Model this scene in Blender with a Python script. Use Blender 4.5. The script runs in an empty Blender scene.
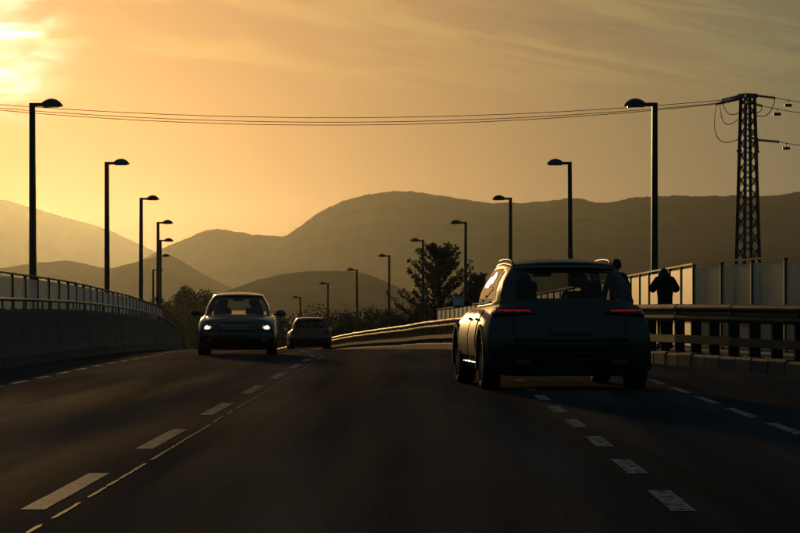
import bpy, bmesh, math, random
import numpy as np
from mathutils import Vector, Matrix, Euler, noise
from mathutils.bvhtree import BVHTree
R = math.radians
random.seed(7)
S = bpy.context.scene
C = S.collection

# ------------------------------------------------------------------ camera
FPX = 3000.0                                   # focal length in photo pixels (800 wide)
cam_d = bpy.data.cameras.new('camera'); cam = bpy.data.objects.new('camera', cam_d); C.objects.link(cam)
cam_d.sensor_width = 36.0; cam_d.lens = 36.0 * FPX / 800
cam_d.clip_start = 0.1; cam_d.clip_end = 60000
cam.location = (0, 0, 1.2)
cam.rotation_euler = (R(90) + math.atan(30.5 / FPX), 0, math.atan(23 / FPX))
S.camera = cam

# ------------------------------------------------------------------ sun and sky
SUN_AZ = R(-8.15)        # from +Y, towards the left
SUN_EL = R(4.7)
SUN_DIR = Vector((math.sin(SUN_AZ) * math.cos(SUN_EL), math.cos(SUN_AZ) * math.cos(SUN_EL), math.sin(SUN_EL)))
sun_d = bpy.data.lights.new('sun', 'SUN'); sun = bpy.data.objects.new('sun', sun_d); C.objects.link(sun)
sun_d.energy = 4.6; sun_d.angle = R(2.2); sun_d.color = (1.0, 0.56, 0.19)
sun.rotation_euler = SUN_DIR.to_track_quat('Z', 'Y').to_euler()
sun.location = (-60, 300, 60)

W = bpy.data.worlds.new('World'); S.world = W; W.use_nodes = True
nt = W.node_tree; N = nt.nodes; L = nt.links
N.clear()
def nd(t, **k):
    n = N.new(t)
    for a, b in k.items(): setattr(n, a, b)
    return n
def mth(op, a, b=None, c=None, clamp=False):
    n = nd('ShaderNodeMath', operation=op); n.use_clamp = clamp
    for i, v in enumerate((a, b, c)):
        if v is None: continue
        if isinstance(v, (int, float)): n.inputs[i].default_value = v
        else: L.new(v, n.inputs[i])
    return n.outputs[0]
def maprange(v, a, b, c=0.0, d=1.0, smooth=True):
    n = nd('ShaderNodeMapRange'); n.interpolation_type = 'SMOOTHSTEP' if smooth else 'LINEAR'
    L.new(v, n.inputs['Value'])
    for k, x in (('From Min', a), ('From Max', b), ('To Min', c), ('To Max', d)): n.inputs[k].default_value = x
    return n.outputs[0]
out = nd('ShaderNodeOutputWorld'); bg = nd('ShaderNodeBackground'); L.new(bg.outputs[0], out.inputs[0])
sky = nd('ShaderNodeTexSky'); sky.sky_type = 'NISHITA'; sky.sun_disc = False
sky.sun_elevation = SUN_EL; sky.sun_rotation = SUN_AZ
sky.altitude = 100; sky.air_density = 1.0; sky.dust_density = 3.0; sky.ozone_density = 1.0
SKY_TINT = (0.20, 0.30, 0.20)
bg.inputs['Strength'].default_value = 0.10
tc = nd('ShaderNodeTexCoord')
sep = nd('ShaderNodeSeparateXYZ'); L.new(tc.outputs['Generated'], sep.inputs[0])
# streaky high cloud, in sky directions
comb = nd('ShaderNodeCombineXYZ')
L.new(mth('MULTIPLY', sep.outputs[0], 15.0), comb.inputs[0]); L.new(mth('MULTIPLY', sep.outputs[1], 3.0), comb.inputs[1])
L.new(mth('ADD', mth('MULTIPLY', sep.outputs[2], 120.0), mth('MULTIPLY', sep.outputs[0], 20.0)), comb.inputs[2])
ns = nd('ShaderNodeTexNoise'); ns.inputs['Scale'].default_value = 1.0; ns.inputs['Detail'].default_value = 7; ns.inputs['Roughness'].default_value = 0.62; ns.inputs['Distortion'].default_value = 0.6
L.new(comb.outputs[0], ns.inputs['Vector'])
cl_band = maprange(sep.outputs[2], 0.058, 0.085)
cl = mth('MULTIPLY', maprange(ns.outputs['Fac'], 0.44, 0.62), cl_band)
dot = nd('ShaderNodeVectorMath', operation='DOT_PRODUCT'); L.new(tc.outputs['Generated'], dot.inputs[0]); dot.inputs[1].default_value = SUN_DIR
g = mth('MAXIMUM', dot.outputs['Value'], 0.0)
comb2 = nd('ShaderNodeCombineXYZ')
L.new(mth('MULTIPLY', sep.outputs[0], 26.0), comb2.inputs[0]); L.new(mth('MULTIPLY', sep.outputs[2], 120.0), comb2.inputs[2])
ns2 = nd('ShaderNodeTexNoise'); ns2.inputs['Scale'].default_value = 1.0; ns2.inputs['Detail'].default_value = 5; ns2.inputs['Distortion'].default_value = 0.8
L.new(comb2.outputs[0], ns2.inputs['Vector'])
gap = maprange(ns2.outputs['Fac'], 0.40, 0.62, 0.15, 1.0)
core = mth('MULTIPLY', mth('POWER', g, 10000.0), gap)
wide = mth('POWER', g, 420.0)
halo = mth('POWER', g, 60.0)
tint = nd('ShaderNodeMix', data_type='RGBA', blend_type='MULTIPLY'); tint.inputs[0].default_value = 1
L.new(sky.outputs[0], tint.inputs[6]); tint.inputs[7].default_value = (*SKY_TINT, 1)
# cloud veil: darker, greyer streaks away from the sun
veil = nd('ShaderNodeMix', data_type='RGBA', blend_type='MULTIPLY'); L.new(mth('MULTIPLY', cl, 0.9), veil.inputs[0])
L.new(tint.outputs[2], veil.inputs[6]); veil.inputs[7].default_value = (1.42, 1.42, 1.4, 1)
veil.clamp_result = False
comb3 = nd('ShaderNodeCombineXYZ')
L.new(mth('MULTIPLY', sep.outputs[0], 5.0), comb3.inputs[0]); L.new(mth('MULTIPLY', sep.outputs[1], 2.0), comb3.inputs[1])
L.new(mth('ADD', mth('MULTIPLY', sep.outputs[2], 42.0), mth('MULTIPLY', sep.outputs[0], 4.0)), comb3.inputs[2])
ns3 = nd('ShaderNodeTexNoise'); ns3.inputs['Scale'].default_value = 1.0; ns3.inputs['Detail'].default_value = 8; ns3.inputs['Roughness'].default_value = 0.6; ns3.inputs['Distortion'].default_value = 0.9
L.new(comb3.outputs[0], ns3.inputs['Vector'])
grey = mth('MULTIPLY', maprange(ns3.outputs['Fac'], 0.50, 0.68), maprange(sep.outputs[2], 0.068, 0.098))
veil2 = nd('ShaderNodeMix', data_type='RGBA', blend_type='MULTIPLY'); L.new(grey, veil2.inputs[0])
L.new(veil.outputs[2], veil2.inputs[6]); veil2.inputs[7].default_value = (0.66, 0.75, 0.84, 1)
def addcol(base, fac, col):
    m = nd('ShaderNodeMix', data_type='RGBA', blend_type='ADD'); L.new(fac, m.inputs[0]); m.clamp_factor = False
    L.new(base, m.inputs[6]); m.inputs[7].default_value = (*col, 1); return m.outputs[2]
col = addcol(veil2.outputs[2], core, (150, 130, 95))
col = addcol(col, wide, (0.8, 0.1, 0.0))
col = addcol(col, halo, (15.0, 0.4, 0.0))
col = addcol(col, mth('ADD', 1.0, 0.0), (1.3, 2.2, 2.7))          # uniform fill added over the whole sky to raise the ambient light
L.new(col, bg.inputs['Color'])

S.view_settings.view_transform = 'Standard'; S.view_settings.look = 'None'
S.view_settings.exposure = -2.2; S.view_settings.gamma = 1.0; S.view_settings.use_curve_mapping = False
S.cycles.max_bounces = 8; S.cycles.volume_bounces = 1; S.cycles.transparent_max_bounces = 24
S.cycles.use_denoising = True

# ------------------------------------------------------------------ materials
MATS = {}
def material(name, base, rough=0.6, metal=0.0, spec=0.5, coat=0.0, noise_amt=0.0, noise_scale=8.0, bump=0.0, bump_scale=60.0, emit=None, estr=0.0, base2=None, rough_var=0.0, anis=None):
    m = bpy.data.materials.new(name); m.use_nodes = True; t = m.node_tree; p = t.nodes['Principled BSDF']
    p.inputs['Base Color'].default_value = (*base, 1); p.inputs['Roughness'].default_value = rough
    p.inputs['Metallic'].default_value = metal; p.inputs['Specular IOR Level'].default_value = spec
    p.inputs['Coat Weight'].default_value = coat; p.inputs['Coat Roughness'].default_value = 0.04
    tcn = t.nodes.new('ShaderNodeTexCoord')
    if noise_amt or base2 or rough_var:
        n = t.nodes.new('ShaderNodeTexNoise'); n.inputs['Scale'].default_value = noise_scale; n.inputs['Detail'].default_value = 6; n.inputs['Roughness'].default_value = 0.65
        t.links.new(tcn.outputs['Object'], n.inputs['Vector'])
        r = t.nodes.new('ShaderNodeMapRange'); r.inputs['From Min'].default_value = 0.3; r.inputs['From Max'].default_value = 0.7
        t.links.new(n.outputs['Fac'], r.inputs['Value'])
        mx = t.nodes.new('ShaderNodeMix'); mx.data_type = 'RGBA'
        b2 = base2 if base2 else tuple(min(1, c * (1 + noise_amt)) for c in base)
        b1 = base if base2 else tuple(c * (1 - noise_amt) for c in base)
        mx.inputs[6].default_value = (*b1, 1); mx.inputs[7].default_value = (*b2, 1)
        t.links.new(r.outputs[0], mx.inputs[0]); t.links.new(mx.outputs[2], p.inputs['Base Color'])
        if rough_var:
            rr = t.nodes.new('ShaderNodeMapRange'); rr.inputs['To Min'].default_value = max(0.02, rough - rough_var); rr.inputs['To Max'].default_value = min(1, rough + rough_var)
            t.links.new(r.outputs[0], rr.inputs['Value']); t.links.new(rr.outputs[0], p.inputs['Roughness'])
    if bump:
        n2 = t.nodes.new('ShaderNodeTexNoise'); n2.inputs['Scale'].default_value = bump_scale; n2.inputs['Detail'].default_value = 4
        t.links.new(tcn.outputs['Object'], n2.inputs['Vector'])
        bp = t.nodes.new('ShaderNodeBump'); bp.inputs['Strength'].default_value = bump; bp.inputs['Distance'].default_value = 0.01
        t.links.new(n2.outputs['Fac'], bp.inputs['Height']); t.links.new(bp.outputs[0], p.inputs['Normal'])
    if emit:
        p.inputs['Emission Color'].default_value = (*emit, 1); p.inputs['Emission Strength'].default_value = estr
    MATS[name] = m
    return m

def two_sided_ior(t, f, ior):
    """thin sheet: the same reflectance from either face"""
    ge = t.nodes.new('ShaderNodeNewGeometry'); mr = t.nodes.new('ShaderNodeMapRange')
    mr.inputs['To Min'].default_value = ior; mr.inputs['To Max'].default_value = 1 / ior
    t.links.new(ge.outputs['Backfacing'], mr.inputs['Value']); t.links.new(mr.outputs[0], f.inputs[0])
def glass(name, tint, rough=0.0):
    m = bpy.data.materials.new(name); m.use_nodes = True; t = m.node_tree; t.nodes.clear()
    o = t.nodes.new('ShaderNodeOutputMaterial'); mx = t.nodes.new('ShaderNodeMixShader'); f = t.nodes.new('ShaderNodeFresnel'); f.inputs[0].default_value = 1.5
    two_sided_ior(t, f, 1.5)
    tr = t.nodes.new('ShaderNodeBsdfTransparent'); tr.inputs[0].default_value = (*tint, 1)
    gl = t.nodes.new('ShaderNodeBsdfGlossy'); gl.inputs['Roughness'].default_value = rough
    t.links.new(f.outputs[0], mx.inputs[0]); t.links.new(tr.outputs[0], mx.inputs[1]); t.links.new(gl.outputs[0], mx.inputs[2]); t.links.new(mx.outputs[0], o.inputs[0])
    MATS[name] = m; return m

# asphalt: aggregate, long wheel-track wear, patches, speckle
def asphalt():
    m = bpy.data.materials.new('asphalt'); m.use_nodes = True; t = m.node_tree; p = t.nodes['Principled BSDF']
    tcn = t.nodes.new('ShaderNodeTexCoord')
    def noi(scale, vec, detail=5):
        mp = t.nodes.new('ShaderNodeMapping'); mp.inputs['Scale'].default_value = vec; t.links.new(tcn.outputs['Object'], mp.inputs[0])
        n = t.nodes.new('ShaderNodeTexNoise'); n.inputs['Scale'].default_value = scale; n.inputs['Detail'].default_value = detail; t.links.new(mp.outputs[0], n.inputs['Vector']); return n.outputs['Fac']
    def rng(v, a, b, c, d):
        r = t.nodes.new('ShaderNodeMapRange'); t.links.new(v, r.inputs['Value'])
        for k, x in (('From Min', a), ('From Max', b), ('To Min', c), ('To Max', d)): r.inputs[k].default_value = x
        return r.outputs[0]
    def mul(a, b):
        n = t.nodes.new('ShaderNodeMath'); n.operation = 'MULTIPLY'; t.links.new(a, n.inputs[0]); t.links.new(b, n.inputs[1]); return n.outputs[0]
    tracks = rng(noi(1.0, (1.1, 0.035, 1)), 0.35, 0.68, 0.6, 1.45)
    patch = rng(noi(1.0, (0.35, 0.12, 1)), 0.42, 0.6, 0.85, 1.12)
    grain = rng(noi(42.0, (1, 1, 1), 3), 0.36, 0.68, 0.4, 1.8)
    v = mul(mul(tracks, patch), grain)
    mx = t.nodes.new('ShaderNodeMix'); mx.data_type = 'RGBA'; mx.blend_type = 'MULTIPLY'; mx.inputs[0].default_value = 1
    mx.inputs[6].default_value = (0.050, 0.053, 0.060, 1); t.links.new(v, mx.inputs[7]); t.links.new(mx.outputs[2], p.inputs['Base Color'])
    t.links.new(rng(noi(1.0, (0.9, 0.05, 1)), 0.35, 0.65, 0.82, 0.96), p.inputs['Roughness'])
    p.inputs['Specular IOR Level'].default_value = 0.002
    df = t.nodes.new('ShaderNodeBsdfDiffuse'); df.inputs['Roughness'].default_value = 1.0; ms = t.nodes.new('ShaderNodeMixShader'); t.links.new(rng(noi(1.0, (1.3, 0.05, 1), 6), 0.36, 0.66, 0.20, 0.58), ms.inputs[0])
    t.links.new(mx.outputs[2], df.inputs[0]); t.links.new(df.outputs[0], ms.inputs[1]); t.links.new(p.outputs[0], ms.inputs[2]); t.links.new(ms.outputs[0], t.nodes['Material Output'].inputs[0])
    bp = t.nodes.new('ShaderNodeBump'); bp.inputs['Strength'].default_value = 0.5; bp.inputs['Distance'].default_value = 0.0016
    t.links.new(noi(90.0, (1, 1, 1), 3), bp.inputs['Height']); t.links.new(bp.outputs[0], p.inputs['Normal'])
    MATS['asphalt'] = m
asphalt()
material('road_paint', (0.40, 0.39, 0.37), 0.6, noise_amt=0.35, noise_scale=9, bump=0.3, bump_scale=70)
def chip(m):                     # worn-through spots and ragged tyre scuffs
    t = m.node_tree; p = t.nodes['Principled BSDF']; src = p.inputs['Base Color'].links[0].from_socket
    tcn = t.nodes.new('ShaderNodeTexCoord'); mp = t.nodes.new('ShaderNodeMapping'); mp.inputs['Scale'].default_value = (14, 5, 14); t.links.new(tcn.outputs['Object'], mp.inputs[0])
    n = t.nodes.new('ShaderNodeTexNoise'); n.inputs['Scale'].default_value = 1.0; n.inputs['Detail'].default_value = 8; n.inputs['Roughness'].default_value = .75; t.links.new(mp.outputs[0], n.inputs['Vector'])
    r = t.nodes.new('ShaderNodeMapRange'); r.inputs['From Min'].default_value = .45; r.inputs['From Max'].default_value = .58; r.inputs['To Max'].default_value = .9; t.links.new(n.outputs['Fac'], r.inputs['Value'])
    mx = t.nodes.new('ShaderNodeMix'); mx.data_type = 'RGBA'; t.links.new(r.outputs[0], mx.inputs[0]); t.links.new(src, mx.inputs[6]); mx.inputs[7].default_value = (.045, .044, .043, 1); t.links.new(mx.outputs[2], p.inputs['Base Color'])
def dull(m, f):                  # rough ground: little grazing sheen
    t = m.node_tree; p = t.nodes['Principled BSDF']; df = t.nodes.new('ShaderNodeBsdfDiffuse'); df.inputs['Roughness'].default_value = 1.0
    ms = t.nodes.new('ShaderNodeMixShader'); ms.inputs[0].default_value = f; p.inputs['Specular IOR Level'].default_value = .01
    t.links.new(p.inputs['Base Color'].links[0].from_socket, df.inputs[0]); t.links.new(df.outputs[0], ms.inputs[1]); t.links.new(p.outputs[0], ms.inputs[2]); t.links.new(ms.outputs[0], t.nodes['Material Output'].inputs[0])
chip(MATS['road_paint']); dull(MATS['road_paint'], .35)
material('joint_paint', (0.30, 0.27, 0.20), 0.55, noise_amt=0.7, noise_scale=6, bump=0.3, bump_scale=40)
dull(MATS['joint_paint'], .35)
material('concrete', (0.24, 0.23, 0.21), 0.85, noise_amt=0.3, noise_scale=3, bump=0.4, bump_scale=30)
material('dark_concrete', (0.10, 0.095, 0.085), 0.9, noise_amt=0.4, noise_scale=1.5, bump=0.4, bump_scale=25)
material('kerb_stone', (0.075, 0.073, 0.07), 0.8, noise_amt=0.4, noise_scale=9, bump=0.6, bump_scale=25)
material('galvanised', (0.10, 0.098, 0.093), 0.42, metal=0.4, noise_amt=0.3, noise_scale=4, rough_var=0.1)
material('barrier_steel', (0.040, 0.039, 0.037), 0.55, spec=0.1, noise_amt=0.35, noise_scale=4, rough_var=0.12)
material('dark_steel', (0.045, 0.045, 0.045), 0.5, metal=0.3, noise_amt=0.3, noise_scale=6)
material('lattice_steel', (0.10, 0.10, 0.10), 0.6, metal=0.4, noise_amt=0.3, noise_scale=5)
material('lamp_paint', (0.035, 0.036, 0.036), 0.42, metal=0.2, noise_amt=0.25, noise_scale=5)
material('lamp_lens', (0.25, 0.25, 0.23), 0.25)
material('cable', (0.03, 0.03, 0.03), 0.5)
material('insulator', (0.05, 0.025, 0.018), 0.3)
material('fence_frame', (0.055, 0.052, 0.045), 0.55, metal=0.2, noise_amt=0.3, noise_scale=6)
material('earth', (0.045, 0.042, 0.022), 0.95, spec=0.0, base2=(0.028, 0.035, 0.014), noise_scale=0.05)
material('hillside', (0.022, 0.030, 0.018), 0.95, base2=(0.05, 0.052, 0.04), spec=0.0, noise_scale=0.006)
material('paint_suv', (0.034, 0.038, 0.042), 0.50, metal=0.6, coat=0.5, noise_amt=0.15, noise_scale=3)
MATS['paint_suv'].node_tree.nodes['Principled BSDF'].inputs['Coat Roughness'].default_value = 0.38      # road dust
material('paint_blue', (0.010, 0.010, 0.011), 0.32, coat=0.8)
material('paint_dark', (0.012, 0.012, 0.013), 0.32, coat=0.8)
material('black_plastic', (0.010, 0.010, 0.010), 0.6, spec=0.3)
material('rubber', (0.012, 0.012, 0.012), 0.85, spec=0.2, bump=0.3, bump_scale=80)
material('alloy', (0.30, 0.30, 0.30), 0.35, metal=0.9)
material('chrome', (0.6, 0.6, 0.6), 0.15, metal=1.0)
material('seat_cloth', (0.016, 0.016, 0.017), 0.9)
material('plate', (0.055, 0.055, 0.052), 0.6)
material('lens_red', (0.03, 0.003, 0.004), 0.25, coat=0.2)
material('led_red', (0.3, 0.01, 0.02), 0.4, emit=(1.0, 0.03, 0.07), estr=0.62)
material('lens_clear', (0.05, 0.05, 0.05), 0.3, coat=0.2)
material('headlight_glow', (1, 1, 1), 0.3, emit=(1.0, 0.86, 0.60), estr=16.0)
material('headlight_soft', (1, 1, 1), 0.3, emit=(1.0, 0.68, 0.34), estr=3.2)
material('jacket', (0.010, 0.010, 0.012), 0.9, noise_amt=0.3, noise_scale=20)
material('trousers', (0.014, 0.015, 0.02), 0.9)
material('skin', (0.22, 0.13, 0.09), 0.6)
material('hair', (0.012, 0.009, 0.007), 0.7)
material('bark', (0.035, 0.026, 0.018), 0.95, noise_amt=0.4, noise_scale=6)
material('needles', (0.022, 0.034, 0.014), 0.8, noise_amt=0.5, noise_scale=1.2)
material('leaves', (0.020, 0.028, 0.012), 0.75, noise_amt=0.5, noise_scale=0.9)
material('asphalt_path', (0.10, 0.095, 0.085), 0.9, noise_amt=0.3, noise_scale=2, bump=0.3)
glass('car_glass', (0.64, 0.66, 0.63)); glass('privacy_glass', (0.42, 0.44, 0.42))
def fence_panel_mat():
    m = bpy.data.materials.new('fence_panel'); m.use_nodes = True; t = m.node_tree; t.nodes.clear()
    def n_(k, **kw):
        n = t.nodes.new(k)
        for a, b in kw.items(): n.inputs[a].default_value = b
        return n
    def mix(f, a, b):
        n = t.nodes.new('ShaderNodeMixShader')
        if isinstance(f, float): n.inputs[0].default_value = f
        else: t.links.new(f, n.inputs[0])
        t.links.new(a, n.inputs[1]); t.links.new(b, n.inputs[2]); return n.outputs[0]
    o = t.nodes.new('ShaderNodeOutputMaterial')
    tcn = t.nodes.new('ShaderNodeTexCoord'); mp = n_('ShaderNodeMapping', Scale=(1.0, 26.0, 0.7)); t.links.new(tcn.outputs['Object'], mp.inputs[0])
    no = n_('ShaderNodeTexNoise', Scale=1.0, Detail=5.0, Roughness=0.6); t.links.new(mp.outputs[0], no.inputs['Vector'])
    rg = n_('ShaderNodeMapRange', **{'From Min': .3, 'From Max': .7, 'To Min': .42, 'To Max': .58}); t.links.new(no.outputs['Fac'], rg.inputs['Value'])
    dust = n_('ShaderNodeMapRange', **{'From Min': .3, 'From Max': .7, 'To Min': .15, 'To Max': .42}); t.links.new(no.outputs['Fac'], dust.inputs['Value'])
    di = n_('ShaderNodeBsdfDiffuse', Color=(.26, .24, .19, 1)); tl = n_('ShaderNodeBsdfTranslucent', Color=(.58, .50, .34, 1)); tp = n_('ShaderNodeBsdfTransparent', Color=(.88, .87, .80, 1))
    bp = n_('ShaderNodeBump', Strength=.25, Distance=.01); t.links.new(no.outputs['Fac'], bp.inputs['Height'])
    gl = n_('ShaderNodeBsdfGlossy', Color=(.9, .9, .88, 1)); t.links.new(rg.outputs[0], gl.inputs['Roughness']); t.links.new(bp.outputs[0], gl.inputs['Normal'])
    fr = n_('ShaderNodeFresnel', IOR=1.5); two_sided_ior(t, fr, 1.6)
    body = mix(dust.outputs[0], tp.outputs[0], mix(.65, di.outputs[0], tl.outputs[0]))
    fm = t.nodes.new('ShaderNodeMath'); fm.operation = 'MULTIPLY'; fm.use_clamp = True; ge = t.nodes.new('ShaderNodeNewGeometry'); fb = t.nodes.new('ShaderNodeMapRange'); fb.inputs['To Min'].default_value = 1.35; fb.inputs['To Max'].default_value = 0.0
    t.links.new(ge.outputs['Backfacing'], fb.inputs['Value']); t.links.new(fr.outputs[0], fm.inputs[0]); t.links.new(fb.outputs[0], fm.inputs[1])
    t.links.new(mix(fm.outputs[0], body, gl.outputs[0]), o.inputs[0])
    MATS['fence_panel'] = m
fence_panel_mat()

# ------------------------------------------------------------------ helpers
class MB:
    def __init__(s): s.v = []; s.f = []
    def add(s, vs, fs):
        k = len(s.v); s.v += [tuple(p) for p in vs]; s.f += [tuple(i + k for i in f) for f in fs]; return s
    def box(s, c, d, m=None):
        vs = []
        for z in (-.5, .5):
            for x, y in ((-.5, -.5), (.5, -.5), (.5, .5), (-.5, .5)):
                p = Vector((x * d[0], y * d[1], z * d[2])); p = (m @ p) if m else p
                vs.append(Vector(c) + p)
        return s.add(vs, [(3, 2, 1, 0), (4, 5, 6, 7), (0, 1, 5, 4), (1, 2, 6, 5), (2, 3, 7, 6), (3, 0, 4, 7)])
    def loft(s, rings, cap=True, closed=True):
        n = len(rings[0]); vs = [p for r in rings for p in r]; fs = []
        for i in range(len(rings) - 1):
            for j in range(n if closed else n - 1):
                k = (j + 1) % n; fs.append((i * n + j, i * n + k, (i + 1) * n + k, (i + 1) * n + j))
        if cap:
            fs.append(tuple(range(n - 1, -1, -1))); fs.append(tuple((len(rings) - 1) * n + j for j in range(n)))
        return s.add(vs, fs)
    def tube(s, pts, r, n=8, cap=True):
        pts = [Vector(p) for p in pts]; rings = []
        rr = r if isinstance(r, (list, tuple)) else [r] * len(pts)
        up = None
        for i, p in enumerate(pts):
            d = (pts[min(i + 1, len(pts) - 1)] - pts[max(i - 1, 0)])
            if d.length < 1e-9: d = Vector((0, 0, 1))
            d.normalize()
            ref = Vector((0, 0, 1)) if abs(d.z) < 0.95 else Vector((1, 0, 0))
            a = d.cross(ref).normalized(); b = d.cross(a).normalized()
            rings.append([p + (a * math.cos(2 * math.pi * k / n) + b * math.sin(2 * math.pi * k / n)) * rr[i] for k in range(n)])
        return s.loft(rings, cap)
    def bar(s, p, q, w, h=None):
        p, q = Vector(p), Vector(q); d = q - p; m = d.to_track_quat('Y', 'Z').to_matrix()
        return s.box((p + q) / 2, (w, d.length, h or w), m)
    def build(s, name, mat, parent=None, smooth=False):
        me = bpy.data.meshes.new(name); me.from_pydata(s.v, [], s.f); me.update()
        return mkobj(name, me, mat, parent, smooth)
def mkobj(name, me, mat, parent=None, smooth=False):
    if mat is not None:
        me.materials.clear(); me.materials.append(MATS[mat])
    if smooth:
        me.polygons.foreach_set('use_smooth', [True] * len(me.polygons))
    o = bpy.data.objects.new(name, me); C.objects.link(o)
    if parent: o.parent = parent
    return o
def smooth_by_angle(o, deg=35):
    me = o.data; bm = bmesh.new(); bm.from_mesh(me)
    for e in bm.edges:
        if len(e.link_faces) == 2 and e.calc_face_angle(0) > R(deg): e.smooth = False
    for f in bm.faces: f.smooth = True
    bm.to_mesh(me); bm.free()
def fixnormals(me):
    bm = bmesh.new(); bm.from_mesh(me); bmesh.ops.recalc_face_normals(bm, faces=bm.faces); bm.to_mesh(me); bm.free()
def thing(name, label, cat, loc=(0, 0, 0), rz=0.0, group=None):
    o = bpy.data.objects.new(name, None); C.objects.link(o); o.location = loc; o.rotation_euler = (0, 0, rz); o.empty_display_size = 0.2
    return tag(o, label, cat, group)
def tag(o, label, cat, group=None):
    o['label'] = label; o['category'] = cat
    if group: o['group'] = group
    return o
def struct(o, label=None):
    o['kind'] = 'structure'
    if label: o['label'] = label
    return o
def copy_tree(o, parent=None):
    c = o.copy(); C.objects.link(c); c.parent = parent
    for ch in o.children: copy_tree(ch, c)
    return c
def interp(x, tab):
    return float(np.interp(x, [t[0] for t in tab], [t[1] for t in tab]))
class Curve:                     # smooth (monotone Hermite) interpolation of a table
    def __init__(s, tab):
        s.x = np.array([t[0] for t in tab], float); s.y = np.array([t[1] for t in tab], float)
        h = np.diff(s.x); d = np.diff(s.y) / h; m = np.zeros(len(s.x)); m[0] = d[0]; m[-1] = d[-1]
        for i in range(1, len(d)):
            m[i] = 0 if d[i - 1] * d[i] <= 0 else (h[i - 1] + h[i]) / (h[i - 1] / d[i - 1] + h[i] / d[i])
        s.m = m; s.h = h
    def __call__(s, x):
        if x <= s.x[0]: return float(s.y[0] + s.m[0] * (x - s.x[0]))
        if x >= s.x[-1]: return float(s.y[-1] + s.m[-1] * (x - s.x[-1]))
        i = int(np.searchsorted(s.x, x)) - 1; h = s.h[i]; t = (x - s.x[i]) / h
        return float((2*t**3 - 3*t**2 + 1) * s.y[i] + (t**3 - 2*t**2 + t) * h * s.m[i] + (-2*t**3 + 3*t**2) * s.y[i+1] + (t**3 - t**2) * h * s.m[i+1])

# ------------------------------------------------------------------ the road in space (distance y -> drift to the left, height)
drift = Curve([(-60, 0), (45, 0), (62, .12), (80, 1.0), (97, 1.85), (110, 2.75), (130, 4.3), (150, 5.8), (170, 7.3), (200, 9.4), (230, 12.4), (275, 18), (330, 26), (400, 38), (480, 54)])
rz_ = Curve([(-60, 0), (48, 0), (62, -.06), (80, -.25), (97, -.5), (115, -.8), (130, -1.12), (150, -1.5), (175, -2.0), (200, -2.55), (225, -3.2), (250, -4.0), (275, -5.0), (330, -7.5), (400, -11), (480, -15)])
ldrift = Curve([(-60, 0), (40, 0), (73.5, .39), (98.5, 1.2), (123.5, 2.45), (148.5, 3.95), (173.5, 6.05), (198.5, 8.3), (223.5, 10.95), (248.5, 13.95), (273.5, 17.2), (330, 25.5), (400, 37.5), (480, 53)])
lz_ = Curve([(-60, 0), (50, 0), (73.5, -.15), (98.5, -.47), (123.5, -.82), (148.5, -1.19), (173.5, -1.6), (198.5, -2.15), (223.5, -2.85), (248.5, -3.75), (273.5, -4.9), (330, -7.4), (400, -10.9), (480, -14.9)])
goff = Curve([(-60, 22), (10, 11.6), (30, 8.4), (46.5, 5.8), (56, 4.5), (64, 3.9), (80, 3.5), (110, 3.45), (480, 3.45)])   # right barrier, from road axis
def gx(d): return goff(d) - drift(d)
def fx(d):                                                                                         # right fence
    return 5.8 - ldrift(d) if d >= 62 else 5.8 - ldrift(62) + (62 - d) * 0.132
def lgx(d): return -7.3 - (drift(d) * .5 + ldrift(d) * .5)                                          # left barrier
def lfx(d): return -8.9 - ldrift(d)                                                                # left fence
DS = [-40, -20, 0] + list(np.arange(5, 300, 2.5)) + list(np.arange(300, 480, 6))
def sheet(name, xa, za, xb, zb, nx, mat, ds=DS, thick=None):
    mb = MB(); rows = []
    for d in ds:
        a = Vector((xa(d), d, za(d))); b = Vector((xb(d), d, zb(d)))
        r = [a.lerp(b, i / nx) for i in range(nx + 1)]
        if thick: r += [p - Vector((0, 0, thick)) for p in reversed(r)]
        rows.append(r)
    mb.loft(rows, cap=bool(thick), closed=bool(thick))
    o = mb.build(name, mat); fixnormals(o.data)
    return o

# ground: embankment beside the road, wide valley floor reaching under the hills
def make_ground():
    xs = sorted(set(list(np.arange(-120, 121, 4.0)) + [s * v for v in (140, 180, 240, 320, 450, 700, 1200, 2200, 4000, 7000, 16000) for s in (-1, 1)]))
    ys = [-400, -200, -100, -60] + list(np.arange(-40, 500, 8.0)) + [520, 560, 620, 700, 850, 1100, 1500, 2000, 2800, 4000, 6000, 9000, 16000]
    vs = []; fs = []
    for y in ys:
        for x in xs:
            yy = min(y, 480); ax = -drift(yy); c = ax - 2.0
            half = 9.5 if y > 30 else 9.5 + (30 - max(y, -60)) * .12
            edge = rz_(yy) - 0.9
            base = -9 - 9 * min(1, max(0, (y - 100) / 400.0))
            lat = max(0, abs(x - c) - half - 1.5)
            z = max(edge - lat * 0.5, base) if edge > base else base
            if y > 480: z = base
            z += noise.noise(Vector((x * .03, y * .03, 0))) * (0.5 if lat > 4 else 0.0)
            vs.append((x, y, z))
    n = len(xs)
    for j in range(len(ys) - 1):
        for i in range(n - 1): fs.append((j * n + i, j * n + i + 1, (j + 1) * n + i + 1, (j + 1) * n + i))
    o = MB().add(vs, fs).build('ground', 'earth', smooth=True); struct(o)
make_ground()

road = struct(sheet('road', lambda d: lgx(d) - .15, rz_, lambda d: gx(d) + .15, rz_, 16, 'asphalt', thick=0.6))
def sidewalk(name, xa, za, xb, zb):
    o = sheet(name, xa, za, xb, zb, 3, 'asphalt_path', thick=0.5); struct(o); return o
sidewalk('pavement', lambda d: gx(d) - .12, lambda d: rz_(d) + .19, lambda d: fx(d) + .55, lambda d: lz_(d) + .2)
sidewalk('pavement', lambda d: lgx(d) + .12, lambda d: rz_(d) + .19, lambda d: lfx(d) - .55, lambda d: lz_(d) + .2)

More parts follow.
